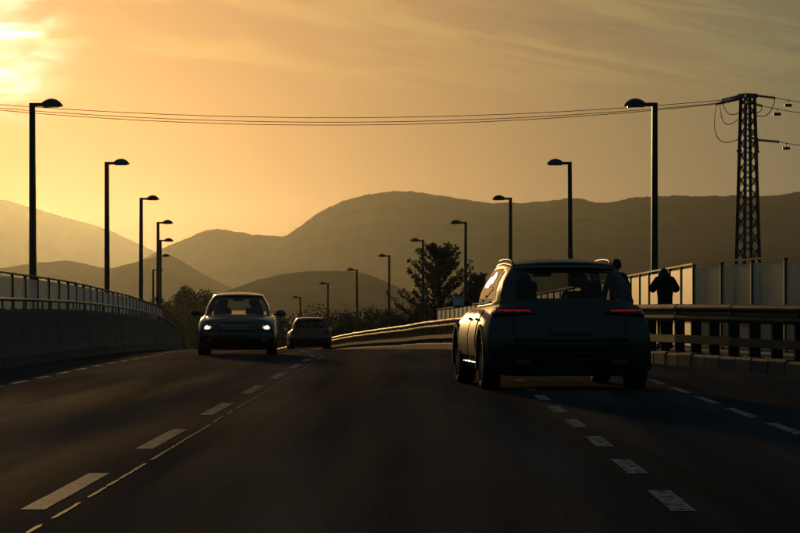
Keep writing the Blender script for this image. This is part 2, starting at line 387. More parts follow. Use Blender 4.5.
# kerb stones
def kerb_run(xf, side, d0, d1):
    root = bpy.data.objects.new('kerb', None); C.objects.link(root); struct(root)
    prof = [(-.10, -.12), (.10, -.12), (.10, .185), (.075, .205), (-.07, .205), (-.10, .17)]
    mb = MB(); ln = .975
    rings = []
    for y in (-ln / 2, -ln / 2 + .02, 0, ln / 2 - .02, ln / 2):
        k = .94 if abs(y) > ln / 2 - .01 else 1
        rings.append([Vector((x * k * side, y, z * k + .02)) for x, z in prof])
    mb.loft(rings); me = bpy.data.meshes.new('kerb_stone'); me.from_pydata(mb.v, [], mb.f); fixnormals(me)
    d = d0; i = 0
    while d < d1 and i < 290:
        a = Vector((xf(d), d, rz_(d))); b = Vector((xf(d + .98), d + .98, rz_(d + .98)))
        o = mkobj('kerb_stone', me, 'kerb_stone', root)
        o.location = (a + b) / 2 + Vector((random.uniform(-.006, .006), 0, random.uniform(-.012, .012)))
        q = (b - a).to_track_quat('Y', 'Z').to_euler(); q.z += random.uniform(-.006, .006); o.rotation_euler = q
        o.scale = (1, (b - a).length, 1)
        d += 1.0; i += 1
kerb_run(lambda d: gx(d) - .24, 1, 22, 300)
kerb_run(lambda d: lgx(d) + .24, -1, 40, 250)

# painted dashes, each a thin sheet on the asphalt
def dash(off, d0, d1, w, wear=0.0, dr=drift):
    n = max(3, int((d1 - d0) / .4)); vs = []; 
    for i in range(n + 1):
        d = d0 + (d1 - d0) * i / n
        j = 0.006 * noise.noise(Vector((d * 3, off, 0)))
        x = off - dr(d)
        vs += [(x - w / 2 + j, d, rz_(d) + .004), (x + w / 2 + j, d, rz_(d) + .004)]
    fs = [(2 * i, 2 * i + 1, 2 * i + 3, 2 * i + 2) for i in range(n)]
    return MB().add(vs, fs).build('lane_dash', 'road_paint', road)
for k in range(-2, 24):
    c = 18.65 + 6.75 * k
    if c > 8: dash(-2.2, c - 1.75, c + 1.75, .14)
for k in range(-2, 28):
    c = 17.7 + 3.6 * k
    if 8 < c: dash(1.46 - (0.004 * max(0, c - 25)), c - .9, c + .9, .14)
for k in range(-4, 24):
    c = 27.4 + 3.75 * k
    if 8 < c < 60: dash(min(3.3, goff(c) - .7), c - 1.2, c + 1.2, .11)
for k in range(0, 60):
    c = 24 + 2.6 * k
    if c < 170: dash(-5.68, c - .75, c + .75, .11)

# worn thin line beside the centre dashes: chipped flat paint with breaks
def worn_line():
    mb = MB(); rnd = random.Random(3); d = 9.0
    while d < 86:
        ln = rnd.uniform(.25, 2.2); n = max(3, int(ln / .09)); vs = []
        for i in range(n + 1):
            q = d + ln * i / n
            x = -2.0 + .02 * noise.noise(Vector((q * .35, 3.1, 0))) - drift(q)
            e = 1.0 if 0 < i < n else .25
            w1 = e * max(.004, .013 + .007 * noise.noise(Vector((q * 3.3, 7.7, 0)))); w2 = e * max(.004, .013 + .007 * noise.noise(Vector((q * 3.9, 1.7, 4))))
            z = rz_(q) + .0035
            vs += [(x - w1, q, z), (x + w2, q, z + .001)]
        mb.add(vs, [(2 * i, 2 * i + 1, 2 * i + 3, 2 * i + 2) for i in range(n)])
        d += ln + rnd.choice((.0, .02, .05, .4))
    mb.build('worn_line', 'joint_paint', road)
worn_line()

# ------------------------------------------------------------------ fences
def fence(name, label, stations, side):
    root = thing(name, label, 'fence')
    H0, H1 = .06, (1.62 if side > 0 else 1.74)
    # shared meshes: unit length along +Y
    pm = MB().box((0, .5, .5), (.012, 1, 1)); me_p = bpy.data.meshes.new('panel'); me_p.from_pydata(pm.v, [], pm.f)
    me_post = bpy.data.meshes.new('post'); b = MB().box((0, 0, .5), (.07, .055, 1)); me_post.from_pydata(b.v, [], b.f)
    me_rail = bpy.data.meshes.new('rail'); b = MB().box((0, .5, 0), (.07, 1, .05)); me_rail.from_pydata(b.v, [], b.f)
    me_cap = bpy.data.meshes.new('top_rail'); b = MB(); b.loft([[Vector((x, y, z)) for x, z in ((-.04, -.02), (.04, -.02), (.04, .012), (.015, .022), (-.015, .022), (-.04, .012))] for y in (0, 1)]); me_cap.from_pydata(b.v, [], b.f)
    for i, p in enumerate(stations):
        o = mkobj('post', me_post, 'fence_frame', root); o.location = p; o.scale = (1, 1, H1 + .02)
        if i + 1 == len(stations): break
        q = stations[i + 1]; v = q - p; e = v.to_track_quat('Y', 'Z').to_euler(); ln = v.length
        def place(o, h, zs=1.0):
            o.location = p + Vector((0, 0, h)); o.rotation_euler = e; o.scale = (1, ln, zs); return o
        e2 = v.to_track_quat('Y', 'Z').to_matrix()
        gap = .05
        pp = p + v * (gap / ln)
        for (h, hh) in ((H0 + .06, .44), (.60, H1 - .68)):
            o = mkobj('panel', me_p, 'fence_panel', root); o.location = pp + Vector((0, 0, h)); o.rotation_euler = e; o.scale = (1, ln - 2 * gap, hh)
        place(mkobj('rail', me_rail, 'fence_frame', root), H0)
        place(mkobj('rail', me_rail, 'fence_frame', root), .56)
        place(mkobj('top_rail', me_cap, 'fence_frame', root), H1)
    return root
def stations(xf, zf, d0, d1, step=2.5):
    out = []; d = d0
    while d <= d1:
        out.append(Vector((xf(d), d, zf(d) + .2))); d += step
    return out
fence('panel_fence', 'tall pale panel fence along the left pavement, seen against the sun', stations(lfx, lz_, 44.5, 224.5), 1)
fence('panel_fence', 'tall panel fence behind the right barrier, its far stretch glowing gold', stations(fx, lz_, 37, 162), -1)

# ------------------------------------------------------------------ crash barriers
def barrier(name, label, xf, d0, d1, side, post_step, beam_step=4.0):
    root = thing(name, label, 'guardrail')
    # W beam profile (x towards the road, z)
    W_ = [(0, -.155), (.045, -.14), (.083, -.10), (.083, -.07), (.02, -.025), (.02, .025), (.083, .07), (.083, .10), (.045, .14), (0, .155)]
    t = .006
    def beam_mesh(prof, nm):
        mb = MB()
        ring = [(-x * side, z) for x, z in prof] + [(-(x - .012) * side, z * .985) for x, z in reversed(prof)]
        mb.loft([[Vector((x, y, z)) for x, z in ring] for y in (0, 1)])
        me = bpy.data.meshes.new(nm); me.from_pydata(mb.v, [], mb.f); fixnormals(me); return me
    mW = beam_mesh(W_, 'beam'); mL = beam_mesh([(0, -.075), (.06, -.065), (.06, .065), (0, .075)], 'lower_beam')
    mP = bpy.data.meshes.new('post'); b = MB(); b.box((0, 0, .37), (.16, .012, .82)); b.box((-.08, 0, .37), (.012, .10, .82)); b.box((.08, 0, .37), (.012, .10, .82)); b.box((0, 0, -.03), (.26, .24, .02)); mP.from_pydata(b.v, [], b.f)
    mB = bpy.data.meshes.new('bolt'); b = MB(); b.loft([[Vector((-side * x, math.cos(a) * r, math.sin(a) * r)) for a in [i * math.pi / 4 for i in range(8)]] for x, r in ((.0, .035), (.03, .03), (.04, .012))]); mB.from_pydata(b.v, [], b.f)
    d = d0
    P = lambda d, h: Vector((xf(d), d, rz_(d) + h))
    while d < d1:
        e_ = min(d + beam_step, d1); a, b_ = P(d, 0), P(e_, 0); v = b_ - a; e = v.to_track_quat('Y', 'Z').to_euler()
        for me, h, nm in ((mW, .93, 'beam'), (mL, .46, 'lower_beam')):
            o = mkobj(nm, me, 'barrier_steel', root); o.location = a + Vector((-side * .085, 0, h)) + Vector((random.uniform(-.004, .004), 0, random.uniform(-.008, .008))); o.rotation_euler = e; o.scale = (1, v.length + .06, 1)
        o = mkobj('bolt', mB, 'dark_steel', root); o.location = a + Vector((-side * (.105), 0, .93)); o.rotation_euler = e
        d += beam_step
    d = d0 + .4
    while d < d1:
        o = mkobj('post', mP, 'barrier_steel', root); o.location = P(d, .24); a, b_ = P(d, 0), P(d + 1, 0); o.rotation_euler = (0, 0, math.atan2(-(b_ - a).x, (b_ - a).y)); d += post_step
    return root
barrier('crash_barrier', 'double beam steel crash barrier on the right kerb, catching sun beyond the big car', gx, 26, 300, 1, 1.33)
def parapet(name, label, xf, d0, d1, step=3.0):
    root = thing(name, label, 'parapet')
    prof = [(-.16, -.3), (.22, -.3), (.22, .10), (.15, .32), (.10, .94), (.06, 1.0), (-.08, 1.0), (-.12, .96)]
    mb = MB(); mb.loft([[Vector((x, y, z)) for x, z in prof] for y in (.006, .994)]); me = bpy.data.meshes.new('wall_segment'); me.from_pydata(mb.v, [], mb.f); fixnormals(me)
    b = MB(); b.tube([(0, 0, 0), (0, 1, 0)], .03, 8); mr = bpy.data.meshes.new('hand_rail'); mr.from_pydata(b.v, [], b.f)
    b = MB(); b.box((0, 0, .08), (.03, .05, .18)); b.box((0, 0, .0), (.12, .14, .02)); mp_ = bpy.data.meshes.new('rail_post'); mp_.from_pydata(b.v, [], b.f)
    d = d0
    while d < d1:
        a = Vector((xf(d), d, rz_(d))); c = Vector((xf(d + step), d + step, rz_(d + step))); v = c - a; e = v.to_track_quat('Y', 'Z').to_euler()
        o = mkobj('wall_segment', me, 'dark_concrete', root); o.location = a + Vector((random.uniform(-.008, .008), 0, random.uniform(-.01, .01))); o.rotation_euler = e; o.scale = (1, v.length, 1)
        o = mkobj('hand_rail', mr, 'galvanised', root); o.location = a + Vector((-.01, 0, 1.17)); o.rotation_euler = e; o.scale = (1, v.length, 1)
        for k in (0, .5):
            o = mkobj('rail_post', mp_, 'galvanised', root); o.location = a + v * k + Vector((-.01, 0, 1.0)); o.rotation_euler = e
        d += step
parapet('road_parapet', 'low dark concrete parapet with a thin top rail along the left lane', lgx, 42, 240)

# ------------------------------------------------------------------ street lamps
def make_lamp():
    root = thing('street_lamp', '', 'street lamp')
    H = 6.02
    p = MB(); r = []
    for z, w in ((-.3, .088), (0, .088), (H - .3, .068), (H, .068)):
        r.append([Vector((x * w, y * w, z)) for x, y in ((-1, -.9), (-.9, -1), (.9, -1), (1, -.9), (1, .9), (.9, 1), (-.9, 1), (-1, .9))])
    p.loft(r); p.build('pole', 'lamp_paint', root)
    b = MB().box((0, 0, .02), (.36, .36, .04)); bp = b.build('base_plate', 'lamp_paint', root)
    d = MB().box((-.09, 0, .8), (.012, .11, .4)); d.build('service_door', 'dark_steel', root)
    a = MB().box((-.11, 0, H - .045), (.20, .11, .09)); a.build('arm', 'lamp_paint', root)
    h = MB(); rings = []
    prof = [(0, .05, .075), (.06, .10, .09), (.14, .155, .12), (.24, .19, .14), (.34, .195, .145), (.44, .165, .13), (.52, .11, .10), (.57, .05, .06), (.585, .02, .03)]
    for x, hz, hw in prof:
        ring = [Vector((-.17 - x, math.cos(t) * hw, H - .09 + math.sin(t) * hz)) for t in [math.pi * i / 10 for i in range(11)]]
        rings.append(ring)
    h.loft(rings); o = h.build('lamp_head', 'lamp_paint', root); fixnormals(o.data); smooth_by_angle(o, 45)
    l = MB().box((-.47, 0, H - .10), (.40, .17, .025)); l.build('lens', 'lamp_lens', o)
    return root
lamp = make_lamp(); first = True
ORD = ['nearest', 'second', 'third', 'fourth', 'fifth', 'sixth', 'seventh', 'eighth', 'ninth']
for side, n in ((1, 9), (-1, 7)):
    for k in range(n):
        d = 73.5 + 25 * k
        o = lamp if first else copy_tree(lamp); first = False
        x = (6.05 if side > 0 else -9.17) - ldrift(d)
        slope = (drift(d + 5) - drift(d - 5)) / 10
        o.location = (x, d, lz_(d) + .2 - .11); o.rotation_euler = (R(random.uniform(-.35, .35)), R(random.uniform(-.35, .35)), (0 if side > 0 else math.pi) + R(random.uniform(-3, 3)))
        nm = 'right' if side > 0 else 'left'
        extra = {(1, 0): ', tallest in view beside the pylon', (1, 8): ', smallest, near the bare trees', (-1, 0): ', tall against the sun glow'}.get((side, k), '')
        o['label'] = ('%s street lamp in the %s row' % (ORD[k], nm) if k == 0 else '%s street lamp from the camera in the %s row' % (ORD[k], nm)) + extra
        o['group'] = 'street lamps along the %s side' % nm

# ------------------------------------------------------------------ cars
def make_car(name, label, P, loc, rz):
    root = thing(name, label, 'car', loc, rz)
    root.scale = (P.get('scale', 1),) * 3
    Lc, Wd = P['L'], P['W']
    yw1, yw2, rw = P['yw1'], P['yw2'], P['rw']
    def M(a, b, c):
        s = (b + 1) / 2
        y = interp(c, P['rear']) + (interp(c, P['front']) - interp(c, P['rear'])) * s
        zl = interp(y, P['bot']); zt = interp(y, P['top'])
        z = zl + (zt - zl) * c
        hw = Wd / 2 * interp(c, P['side'])
        x = a * hw * (1 - P['er'] * max(0, -b) ** 7 - P['ef'] * max(0, b) ** 5)
        y += P['bowr'] * abs(a) ** 3.2 * max(0, -b) ** 12
        y -= P['bowf'] * abs(a) ** 2.6 * max(0, b) ** 12
        z += P['crown'] * (1 - a * a) * c ** 6 - .035 * abs(a) ** 9 * c ** 7 + .03 * abs(a) ** 8 * (1 - c) ** 7
        fl = sum(math.exp(-((y - w) / .42) ** 4) for w in (yw1, yw2)) * math.exp(-((z - .62) / .28) ** 4)
        x += math.copysign(.018 * abs(a) ** 6 * fl, a)
        z -= .012 * math.sin(math.pi * min(1, max(0, c))) * 0
        return Vector((x, y, z))
    A = [-1, -.97, -.9, -.78, -.6, -.4, -.2, 0, .2, .4, .6, .78, .9, .97, 1]
    B = [-1, -.985, -.96, -.92] + list(np.linspace(-.88, .88, 44)) + [.92, .96, .985, 1]
    CC = [0, .03, .08, .16, .25, .35, .45, .55, .65, .75, .84, .91, .96, .985, 1]
    idx = {}; vs = []
    def vid(i, j, k):
        key = (i, j, k)
        if key not in idx: idx[key] = len(vs); vs.append(M(A[i], B[j], CC[k]))
        return idx[key]
    fs = []; na, nb, nc = len(A) - 1, len(B) - 1, len(CC) - 1
    for j in range(nb):
        for k in range(nc):
            for i in (0, na): fs.append([vid(i, j, k), vid(i, j + 1, k), vid(i, j + 1, k + 1), vid(i, j, k + 1)])
        for i in range(na):
            for k in (0, nc): fs.append([vid(i, j, k), vid(i + 1, j, k), vid(i + 1, j + 1, k), vid(i, j + 1, k)])
    for i in range(na):
        for k in range(nc):
            for j in (0, nb): fs.append([vid(i, j, k), vid(i + 1, j, k), vid(i + 1, j, k + 1), vid(i, j, k + 1)])
    me = bpy.data.meshes.new('hull'); me.from_pydata([tuple(v) for v in vs], [], fs); fixnormals(me)
    bmh = bmesh.new(); bmh.from_mesh(me); bvh = BVHTree.FromBMesh(bmh)
    body = mkobj('body', me, P['paint'], root)
    # wheel arches cut out of the body
    cut = MB()
    ra = rw + .055
    for yw in (yw1, yw2):
        for sx in (-1, 1):
            cut.loft([[Vector((x * sx, yw + math.cos(t) * ra, rw + math.sin(t) * ra)) for t in [2 * math.pi * i / 28 for i in range(28)]] for x in (Wd / 2 - .34, Wd / 2 + .3)])
    cm = bpy.data.meshes.new('cut'); cm.from_pydata(cut.v, [], cut.f); fixnormals(cm); co = bpy.data.objects.new('cut', cm); C.objects.link(co); co.parent = root
    md = body.modifiers.new('arches', 'BOOLEAN'); md.object = co; md.operation = 'DIFFERENCE'; md.solver = 'EXACT'
    bpy.context.view_layer.update()
    dg = bpy.context.evaluated_depsgraph_get(); new = bpy.data.meshes.new_from_object(body.evaluated_get(dg))
    body.modifiers.clear(); body.data = new; bpy.data.objects.remove(co)
    new.materials.clear(); new.materials.append(MATS[P['paint']])
    smooth_by_angle(body, 38)
    # patches laid on the body surface
    def patch(nm, mat, axis, u0, u1, v0, v1, nu=8, nv=3, off=.006, thick=.012, parent=root, skew=0.0, taper=0.0, rnd_=False):
        """axis 'r' rear, 'f' front, 'l' left, 'R' right, 't' top; (u,v) = (x,z), (y,z) or (x,y)"""
        mb = MB(); grid = []
        for j in range(nv + 1):
            row = []
            for i in range(nu + 1):
                t = j / nv; uu = u0 + (u1 - u0) * i / nu; vv = v0 + (v1 - v0) * t
                if rnd_:                       # square grid -> disc
                    a_, b_ = 2 * i / nu - 1, 2 * t - 1
                    uu = (u0 + u1) / 2 + (u1 - u0) / 2 * a_ * math.sqrt(1 - b_ * b_ / 2); vv = (v0 + v1) / 2 + (v1 - v0) / 2 * b_ * math.sqrt(1 - a_ * a_ / 2)
                uu = uu + skew * (t - .5); vv = vv + taper * (i / nu - .5) * (2 * t - 1)
                o, d = {'r': (Vector((uu, -2, vv)), Vector((0, 1, 0))), 'f': (Vector((uu, Lc + 2, vv)), Vector((0, -1, 0))),
                        'l': (Vector((-3, uu, vv)), Vector((1, 0, 0))), 'R': (Vector((3, uu, vv)), Vector((-1, 0, 0))), 't': (Vector((uu, vv, 4)), Vector((0, 0, -1)))}[axis]
                h, nrm, _, _ = bvh.ray_cast(o, d)
                if h is None: h = row[-1] if row else (grid[-1][i] if grid else o + d * 2.2)
                else: h = h - d * off
                row.append(h)
            grid.append(row)
        n = nu + 1; vs_ = [p for r in grid for p in r]; fs_ = [(j * n + i, j * n + i + 1, (j + 1) * n + i + 1, (j + 1) * n + i) for j in range(nv) for i in range(nu)]
        o = mb.add(vs_, fs_).build(nm, mat, parent, smooth=True)
        s = o.modifiers.new('thickness', 'SOLIDIFY'); s.thickness = thick; s.offset = 0
        return o
    # ---- greenhouse
    G = P['gh']
    def side(u, v, sx):
        bl = Vector((G['wb'](u), G['by0'] + (G['by1'] - G['by0']) * u, interp(G['by0'] + (G['by1'] - G['by0']) * u, P['top']) - .035))
        rl = Vector((G['wr'](u), G['ry0'] + (G['ry1'] - G['ry0']) * u, G['zr'](u)))
        p = bl.lerp(rl, v); p.x += G['bulge'] * math.sin(math.pi * v); p.y += (G.get('arc', 0.0)) * math.sin(math.pi * v) * (u - .5) * 2
        return Vector((p.x * sx, p.y, p.z))
    def end(u, v, which):                      # u: -1..1 across
        e = side(0 if which == 'r' else 1, v, 1)
        bow = G['bowr'] if which == 'r' else -G['bowf']
        return Vector((e.x * u, e.y - bow * (1 - u * u), e.z + .015 * (1 - u * u) * v))
    frame = MB()
    def cutgrid(fn, us, vcuts, panes, matn, nm, sub=3):
        """split (u,v) at the pane edges; pane faces become glass, the rest the frame"""
        ue = sorted(set([us[0], us[1]] + [x for p in panes for x in p[:2]])); ve = sorted(set([0.0, 1.0] + [x for p in panes for x in p[2:4]]))
        def fine(e, k):
            o = []
            for a, b in zip(e[:-1], e[1:]): o += [a + (b - a) * i / k for i in range(k)]
            return o + [e[-1]]
        uf, vf = fine(ue, sub + 1), fine(ve, sub)
        buckets = {}
        for j in range(len(vf) - 1):
            for i in range(len(uf) - 1):
                cu, cv = (uf[i] + uf[i + 1]) / 2, (vf[j] + vf[j + 1]) / 2
                w = next((q for q, p in enumerate(panes) if p[0] < cu < p[1] and p[2] < cv < p[3]), -1)
                buckets.setdefault(w, []).append((i, j))
        for w, cells in buckets.items():
            loc_ = {}; V = []; F = []
            for i, j in cells:
                f = []
                for (a, b) in ((i, j), (i + 1, j), (i + 1, j + 1), (i, j + 1)):
                    if (a, b) not in loc_: loc_[(a, b)] = len(V); V.append(fn(uf[a], vf[b]))
                    f.append(loc_[(a, b)])
                F.append(f)
            if w < 0: frame.add(V, F)
            else:
                mt_ = matn[w] if isinstance(matn, list) else matn
                MB().add(V, F).build('door_pillar' if mt_ == 'black_plastic' else nm, mt_, root, smooth=True)
    for sx in (-1, 1):
        cutgrid(lambda u, v, sx=sx: side(u, v, sx), (0, 1), None, G['side_panes'], G['side_glass'], 'side_window')
    cutgrid(lambda u, v: end(u, v, 'r'), (-1, 1), None, [G['rear_pane']], G['rear_glass'], 'rear_window')
    cutgrid(lambda u, v: end(u, v, 'f'), (-1, 1), None, [G['front_pane']], 'car_glass', 'windscreen')
    fr = frame.build('cabin_frame', P['paint'], root); bmf = bmesh.new(); bmf.from_mesh(fr.data); bmesh.ops.remove_doubles(bmf, verts=bmf.verts, dist=.002); bmesh.ops.recalc_face_normals(bmf, faces=bmf.faces); bmf.to_mesh(fr.data); bmf.free()
    smooth_by_angle(fr, 50); s = fr.modifiers.new('thickness', 'SOLIDIFY'); s.thickness = .03; s.offset = -1
    # roof skin
    rows = []; nu, nv = 12, 14
    for j in range(nv + 1):
        t = j / nv; e = side(t, 1, 1); row = []
        bow = -G['bowr'] * (1 - t) ** 4 + G['bowf'] * t ** 4
        for i in range(nu + 1):
            a = -1 + 2 * i / nu
            row.append(Vector((e.x * a, e.y + bow * (1 - a * a), e.z + .004 + .015 * (1 - a * a) + G['rcrown'] * (1 - abs(a) ** 2.6) * (math.sin(math.pi * (.12 + .8 * t))))))
        rows.append(row)
    rf = MB().loft(rows, cap=False, closed=False).build('roof', P['paint'], root, smooth=True); fixnormals(rf.data)
    s = rf.modifiers.new('thickness', 'SOLIDIFY'); s.thickness = .03; s.offset = 0
    # rear spoiler lip
    if P.get('spoiler'):
        rr = []
        for i in range(13):
            a = -1 + i / 6; e = end(a * .97, 1, 'r'); k_ = 1 - .6 * abs(a) ** 3
            rr.append([e + Vector((0, dy, dz)) for dy, dz in ((.10, .03), (-.12 * k_, -.004), (-.125 * k_, -.028), (.08, -.03))])
        o = MB().loft(rr).build('spoiler', P['paint'], root); fixnormals(o.data); smooth_by_angle(o, 40)
    if P.get('rails'):
        for sx in (-1, 1):
            pts = []
            for i in range(15):
                t = .03 + .92 * i / 14; e = side(t, 1, sx); h = .042 * min(1, min(i, 14 - i) / 1.6) + .002
                pts.append((e.x * .955, e.y, e.z + .018 + h))
            o = MB().tube(pts, .014, 8).build('roof_rail', 'galvanised' if P['rails'] == 2 else 'black_plastic', root, smooth=True)
    # ---- wheels
    tm = MB(); prof = [(.10, .66), (.115, .80), (.112, .93), (.085, .99), (.04, 1.0), (-.04, 1.0), (-.085, .99), (-.112, .93), (-.115, .80), (-.10, .66)]
    tm.loft([[Vector((x, math.cos(a) * r * rw, math.sin(a) * r * rw)) for x, r in prof] for a in [2 * math.pi * i / 36 for i in range(37)]], cap=False)
    tme = bpy.data.meshes.new('tyre'); tme.from_pydata(tm.v, [], tm.f); fixnormals(tme)
    rm = MB(); rd = .67 * rw
    rm.loft([[Vector((x, math.cos(a) * r, math.sin(a) * r)) for x, r in ((.10, rd), (.105, rd * .93), (.06, rd * .9), (-.09, rd * .95), (-.10, rd))] for a in [2 * math.pi * i / 30 for i in range(31)]], cap=False)
    for k in range(5):
        a0 = 2 * math.pi * k / 5 + .3
        for da in (-.16, .16):
            c, s_ = math.cos(a0 + da), math.sin(a0 + da); c2, s2 = math.cos(a0 + da * .5), math.sin(a0 + da * .5)
            rm.bar((.075, c2 * .05, s2 * .05), (.085, c * rd * .93, s_ * rd * .93), .035, .035)
    rm.loft([[Vector((x, math.cos(a) * r, math.sin(a) * r)) for a in [2 * math.pi * i / 16 for i in range(16)]] for x, r in ((.03, .075), (.088, .07), (.095, .03))])
    rm.loft([[Vector((x, math.cos(a) * r, math.sin(a) * r)) for a in [2 * math.pi * i / 24 for i in range(24)]] for x, r in ((-.01, rd * .62), (.015, rd * .62))])
    rme = bpy.data.meshes.new('rim'); rme.from_pydata(rm.v, [], rm.f); fixnormals(rme)
    for yw in (yw1, yw2):
        for sx in (-1, 1):
            t = mkobj('wheel', tme, 'rubber', root, smooth=True); t.location = (sx * (Wd / 2 - .125), yw, rw); t.rotation_euler = (0, 0, 0 if sx > 0 else math.pi)
            mkobj('rim', rme, 'alloy', t)
    # ---- mirrors
    for sx in (-1, 1):
        e = side(P['mir_u'], 0, sx); r = []
        base = Vector((Wd / 2 * sx * .93, e.y, e.z + .03))
        for x, k in ((.03, .35), (.06, .8), (.12, 1), (.19, .95), (.235, .6), (.25, .2)):
            r.append([base + Vector((sx * x, .05 + .07 * k * math.cos(t), .055 + .075 * k * math.sin(t))) for t in [2 * math.pi * i / 12 for i in range(12)]])
        m_ = MB().loft(r).build('door_mirror', P['paint'], root, smooth=True); fixnormals(m_.data)
        MB().box(base + Vector((sx * .02, .05, .02)), (.12, .07, .035)).build('mirror_arm', 'black_plastic', m_)
        MB().box(base + Vector((sx * .14, -.022, .055)), (.15, .008, .10)).build('mirror_glass', 'chrome', m_)
    # ---- cabin
    zf = P['floor']; seatz = zf + .08
    def seat(x, y, w, heads, tall, nm):
        mb = MB(); zb = seatz + .30
        r = []
        for t in np.linspace(0, 1, 7):
            k = .82 + .18 * math.sin(math.pi * min(1, t * 1.2 + .1)); tp = 1 if t < .85 else .9
            c = Vector((x, y - .16 * t, zb + tall * t)); hw = w / 2 * k * tp
            r.append([c + Vector((hw * sxx, .07 * syy, 0)) for sxx, syy in ((-1, -.6), (-.85, -1), (.85, -1), (1, -.6), (1, .6), (.85, 1), (-.85, 1), (-1, .6))])
        mb.loft(r); mb.box((x, y + .25, zb - .02), (w * .96, .52, .18))
        so = mb.build(nm, 'seat_cloth', root); fixnormals(so.data)
        for hx in heads:
            h = MB(); r = []
            for t in np.linspace(0, 1, 6):
                k = (1 - abs(2 * t - 1) ** 3 * .35)
                r.append([Vector((x + hx, y - .17 - .01 * t, zb + tall + .05 + P['hr'] * t)) + Vector((.13 * k * math.cos(a), .05 * k * math.sin(a), 0)) for a in [2 * math.pi * i / 12 for i in range(12)]])
            h.loft(r)
            for px in (-.05, .05): h.bar((x + hx + px, y - .16, zb + tall - .05), (x + hx + px, y - .165, zb + tall + .1), .012)
            ho = h.build('headrest', 'seat_cloth', so); fixnormals(ho.data)
    for sx in (-1, 1): seat(sx * .37, P['fs'], .50, (0,), P.get('fst', .40), 'front_seat')
    seat(0, P['rs'], 1.25, (-.40, .40) if P.get('rh', 2) == 2 else (-.42, 0, .42), P.get('rst', .30), 'rear_seat')
    dz = interp(G['by1'] - .3, P['top'])
    MB().loft([[Vector((x, G['by1'] - .42 + dy, dz - .16 + z)) for dy, z in ((0, -.14), (0, .10), (.08, .15), (.50, .13), (.5, -.14))] for x in (-.68, .68)]).build('dashboard', 'black_plastic', root)
    pts = [(-.37 + .185 * math.cos(a), G['by1'] - .58 + .05 * math.sin(a), dz - .05 + .175 * math.sin(a)) for a in [2 * math.pi * i / 20 for i in range(21)]]
    sw = MB().tube(pts, .015, 6); sw.bar((-.55, G['by1'] - .58, dz - .05), (-.19, G['by1'] - .58, dz - .05), .03); sw.bar((-.37, G['by1'] - .58, dz - .05), (-.37, G['by1'] - .40, dz - .10), .05)
    sw.build('steering_wheel', 'black_plastic', root)
    e = end(0, .84, 'f')
    mb = MB(); mb.box(e + Vector((0, -.10, .0)), (.25, .03, .075)); mb.bar(e + Vector((0, -.10, .02)), e + Vector((0, -.01, .05)), .02); mb.build('rear_view_mirror', 'black_plastic', root)
    P['patch'] = patch; P['side'] = side if False else P['side']; P['_side'] = side; P['_end'] = end
    return root

def lamp_unit(patch, axis, sx, x0, x1, z0, z1, mat, **k):
    return patch('x', mat, axis, sx * x0, sx * x1, z0, z1, **k)

# --- the large car ahead
suv = dict(L=4.66, W=2.08, scale=1.045, yw1=.86, yw2=3.73, rw=.355, paint='paint_suv',
    rear=[(0, .16), (.12, .07), (.3, .015), (.48, 0), (.55, .03), (.6, .055), (.75, .085), (.9, .13), (1, .20)],
    front=[(0, 4.52), (.2, 4.63), (.5, 4.66), (.75, 4.60), (.92, 4.50), (1, 4.38)],
    bot=[(0, .19), (.5, .17), (.9, .17), (3.8, .19), (4.66, .22)],
    top=[(0, 1.10), (.6, 1.09), (2.0, 1.05), (3.2, 1.03), (3.6, 1.02), (4.2, .96), (4.66, .86)],
    side=[(0, .90), (.1, .955), (.3, .99), (.45, 1.0), (.6, .995), (.78, .955), (.9, .90), (1, .825)],
    er=.045, ef=.13, bowr=.20, bowf=.34, crown=.03, floor=.45, fs=2.25, rs=1.35, hr=.17, mir_u=.80, spoiler=True, rails=2)
suv['gh'] = dict(by0=.42, by1=3.36, ry0=.74, ry1=2.52, wb=lambda u: .855 - .10 * max(0, (u - .75) / .25) ** 2 - .03 * max(0, (.15 - u) / .15), wr=lambda u: .655 - .015 * abs(2 * u - 1) ** 2, zr=lambda u: 1.475 + .085 * math.sin(math.pi * (.18 + .62 * u)),
    bulge=.055, bowr=.185, bowf=.28, rcrown=.045, arc=.05,
    side_panes=[(.13, .235, .10, .86), (.265, .535, .06, .90), (.565, .90, .06, .90), (.235, .265, .06, .90), (.535, .565, .06, .90)], side_glass=['privacy_glass', 'privacy_glass', 'car_glass', 'black_plastic', 'black_plastic'],
    rear_pane=(-.80, .80, .10, .86), rear_glass='privacy_glass', front_pane=(-.93, .93, .06, .94))
r = make_car('large_car', 'black sport utility car ahead with thin red tail lights and sunlit left flank', suv, (1.90, 38.3, 0), R(5.2))
pt = suv['patch']
tg = pt('tailgate', 'paint_suv', 'r', -.70, .70, .60, 1.06, 14, 8, off=.012, thick=.02)
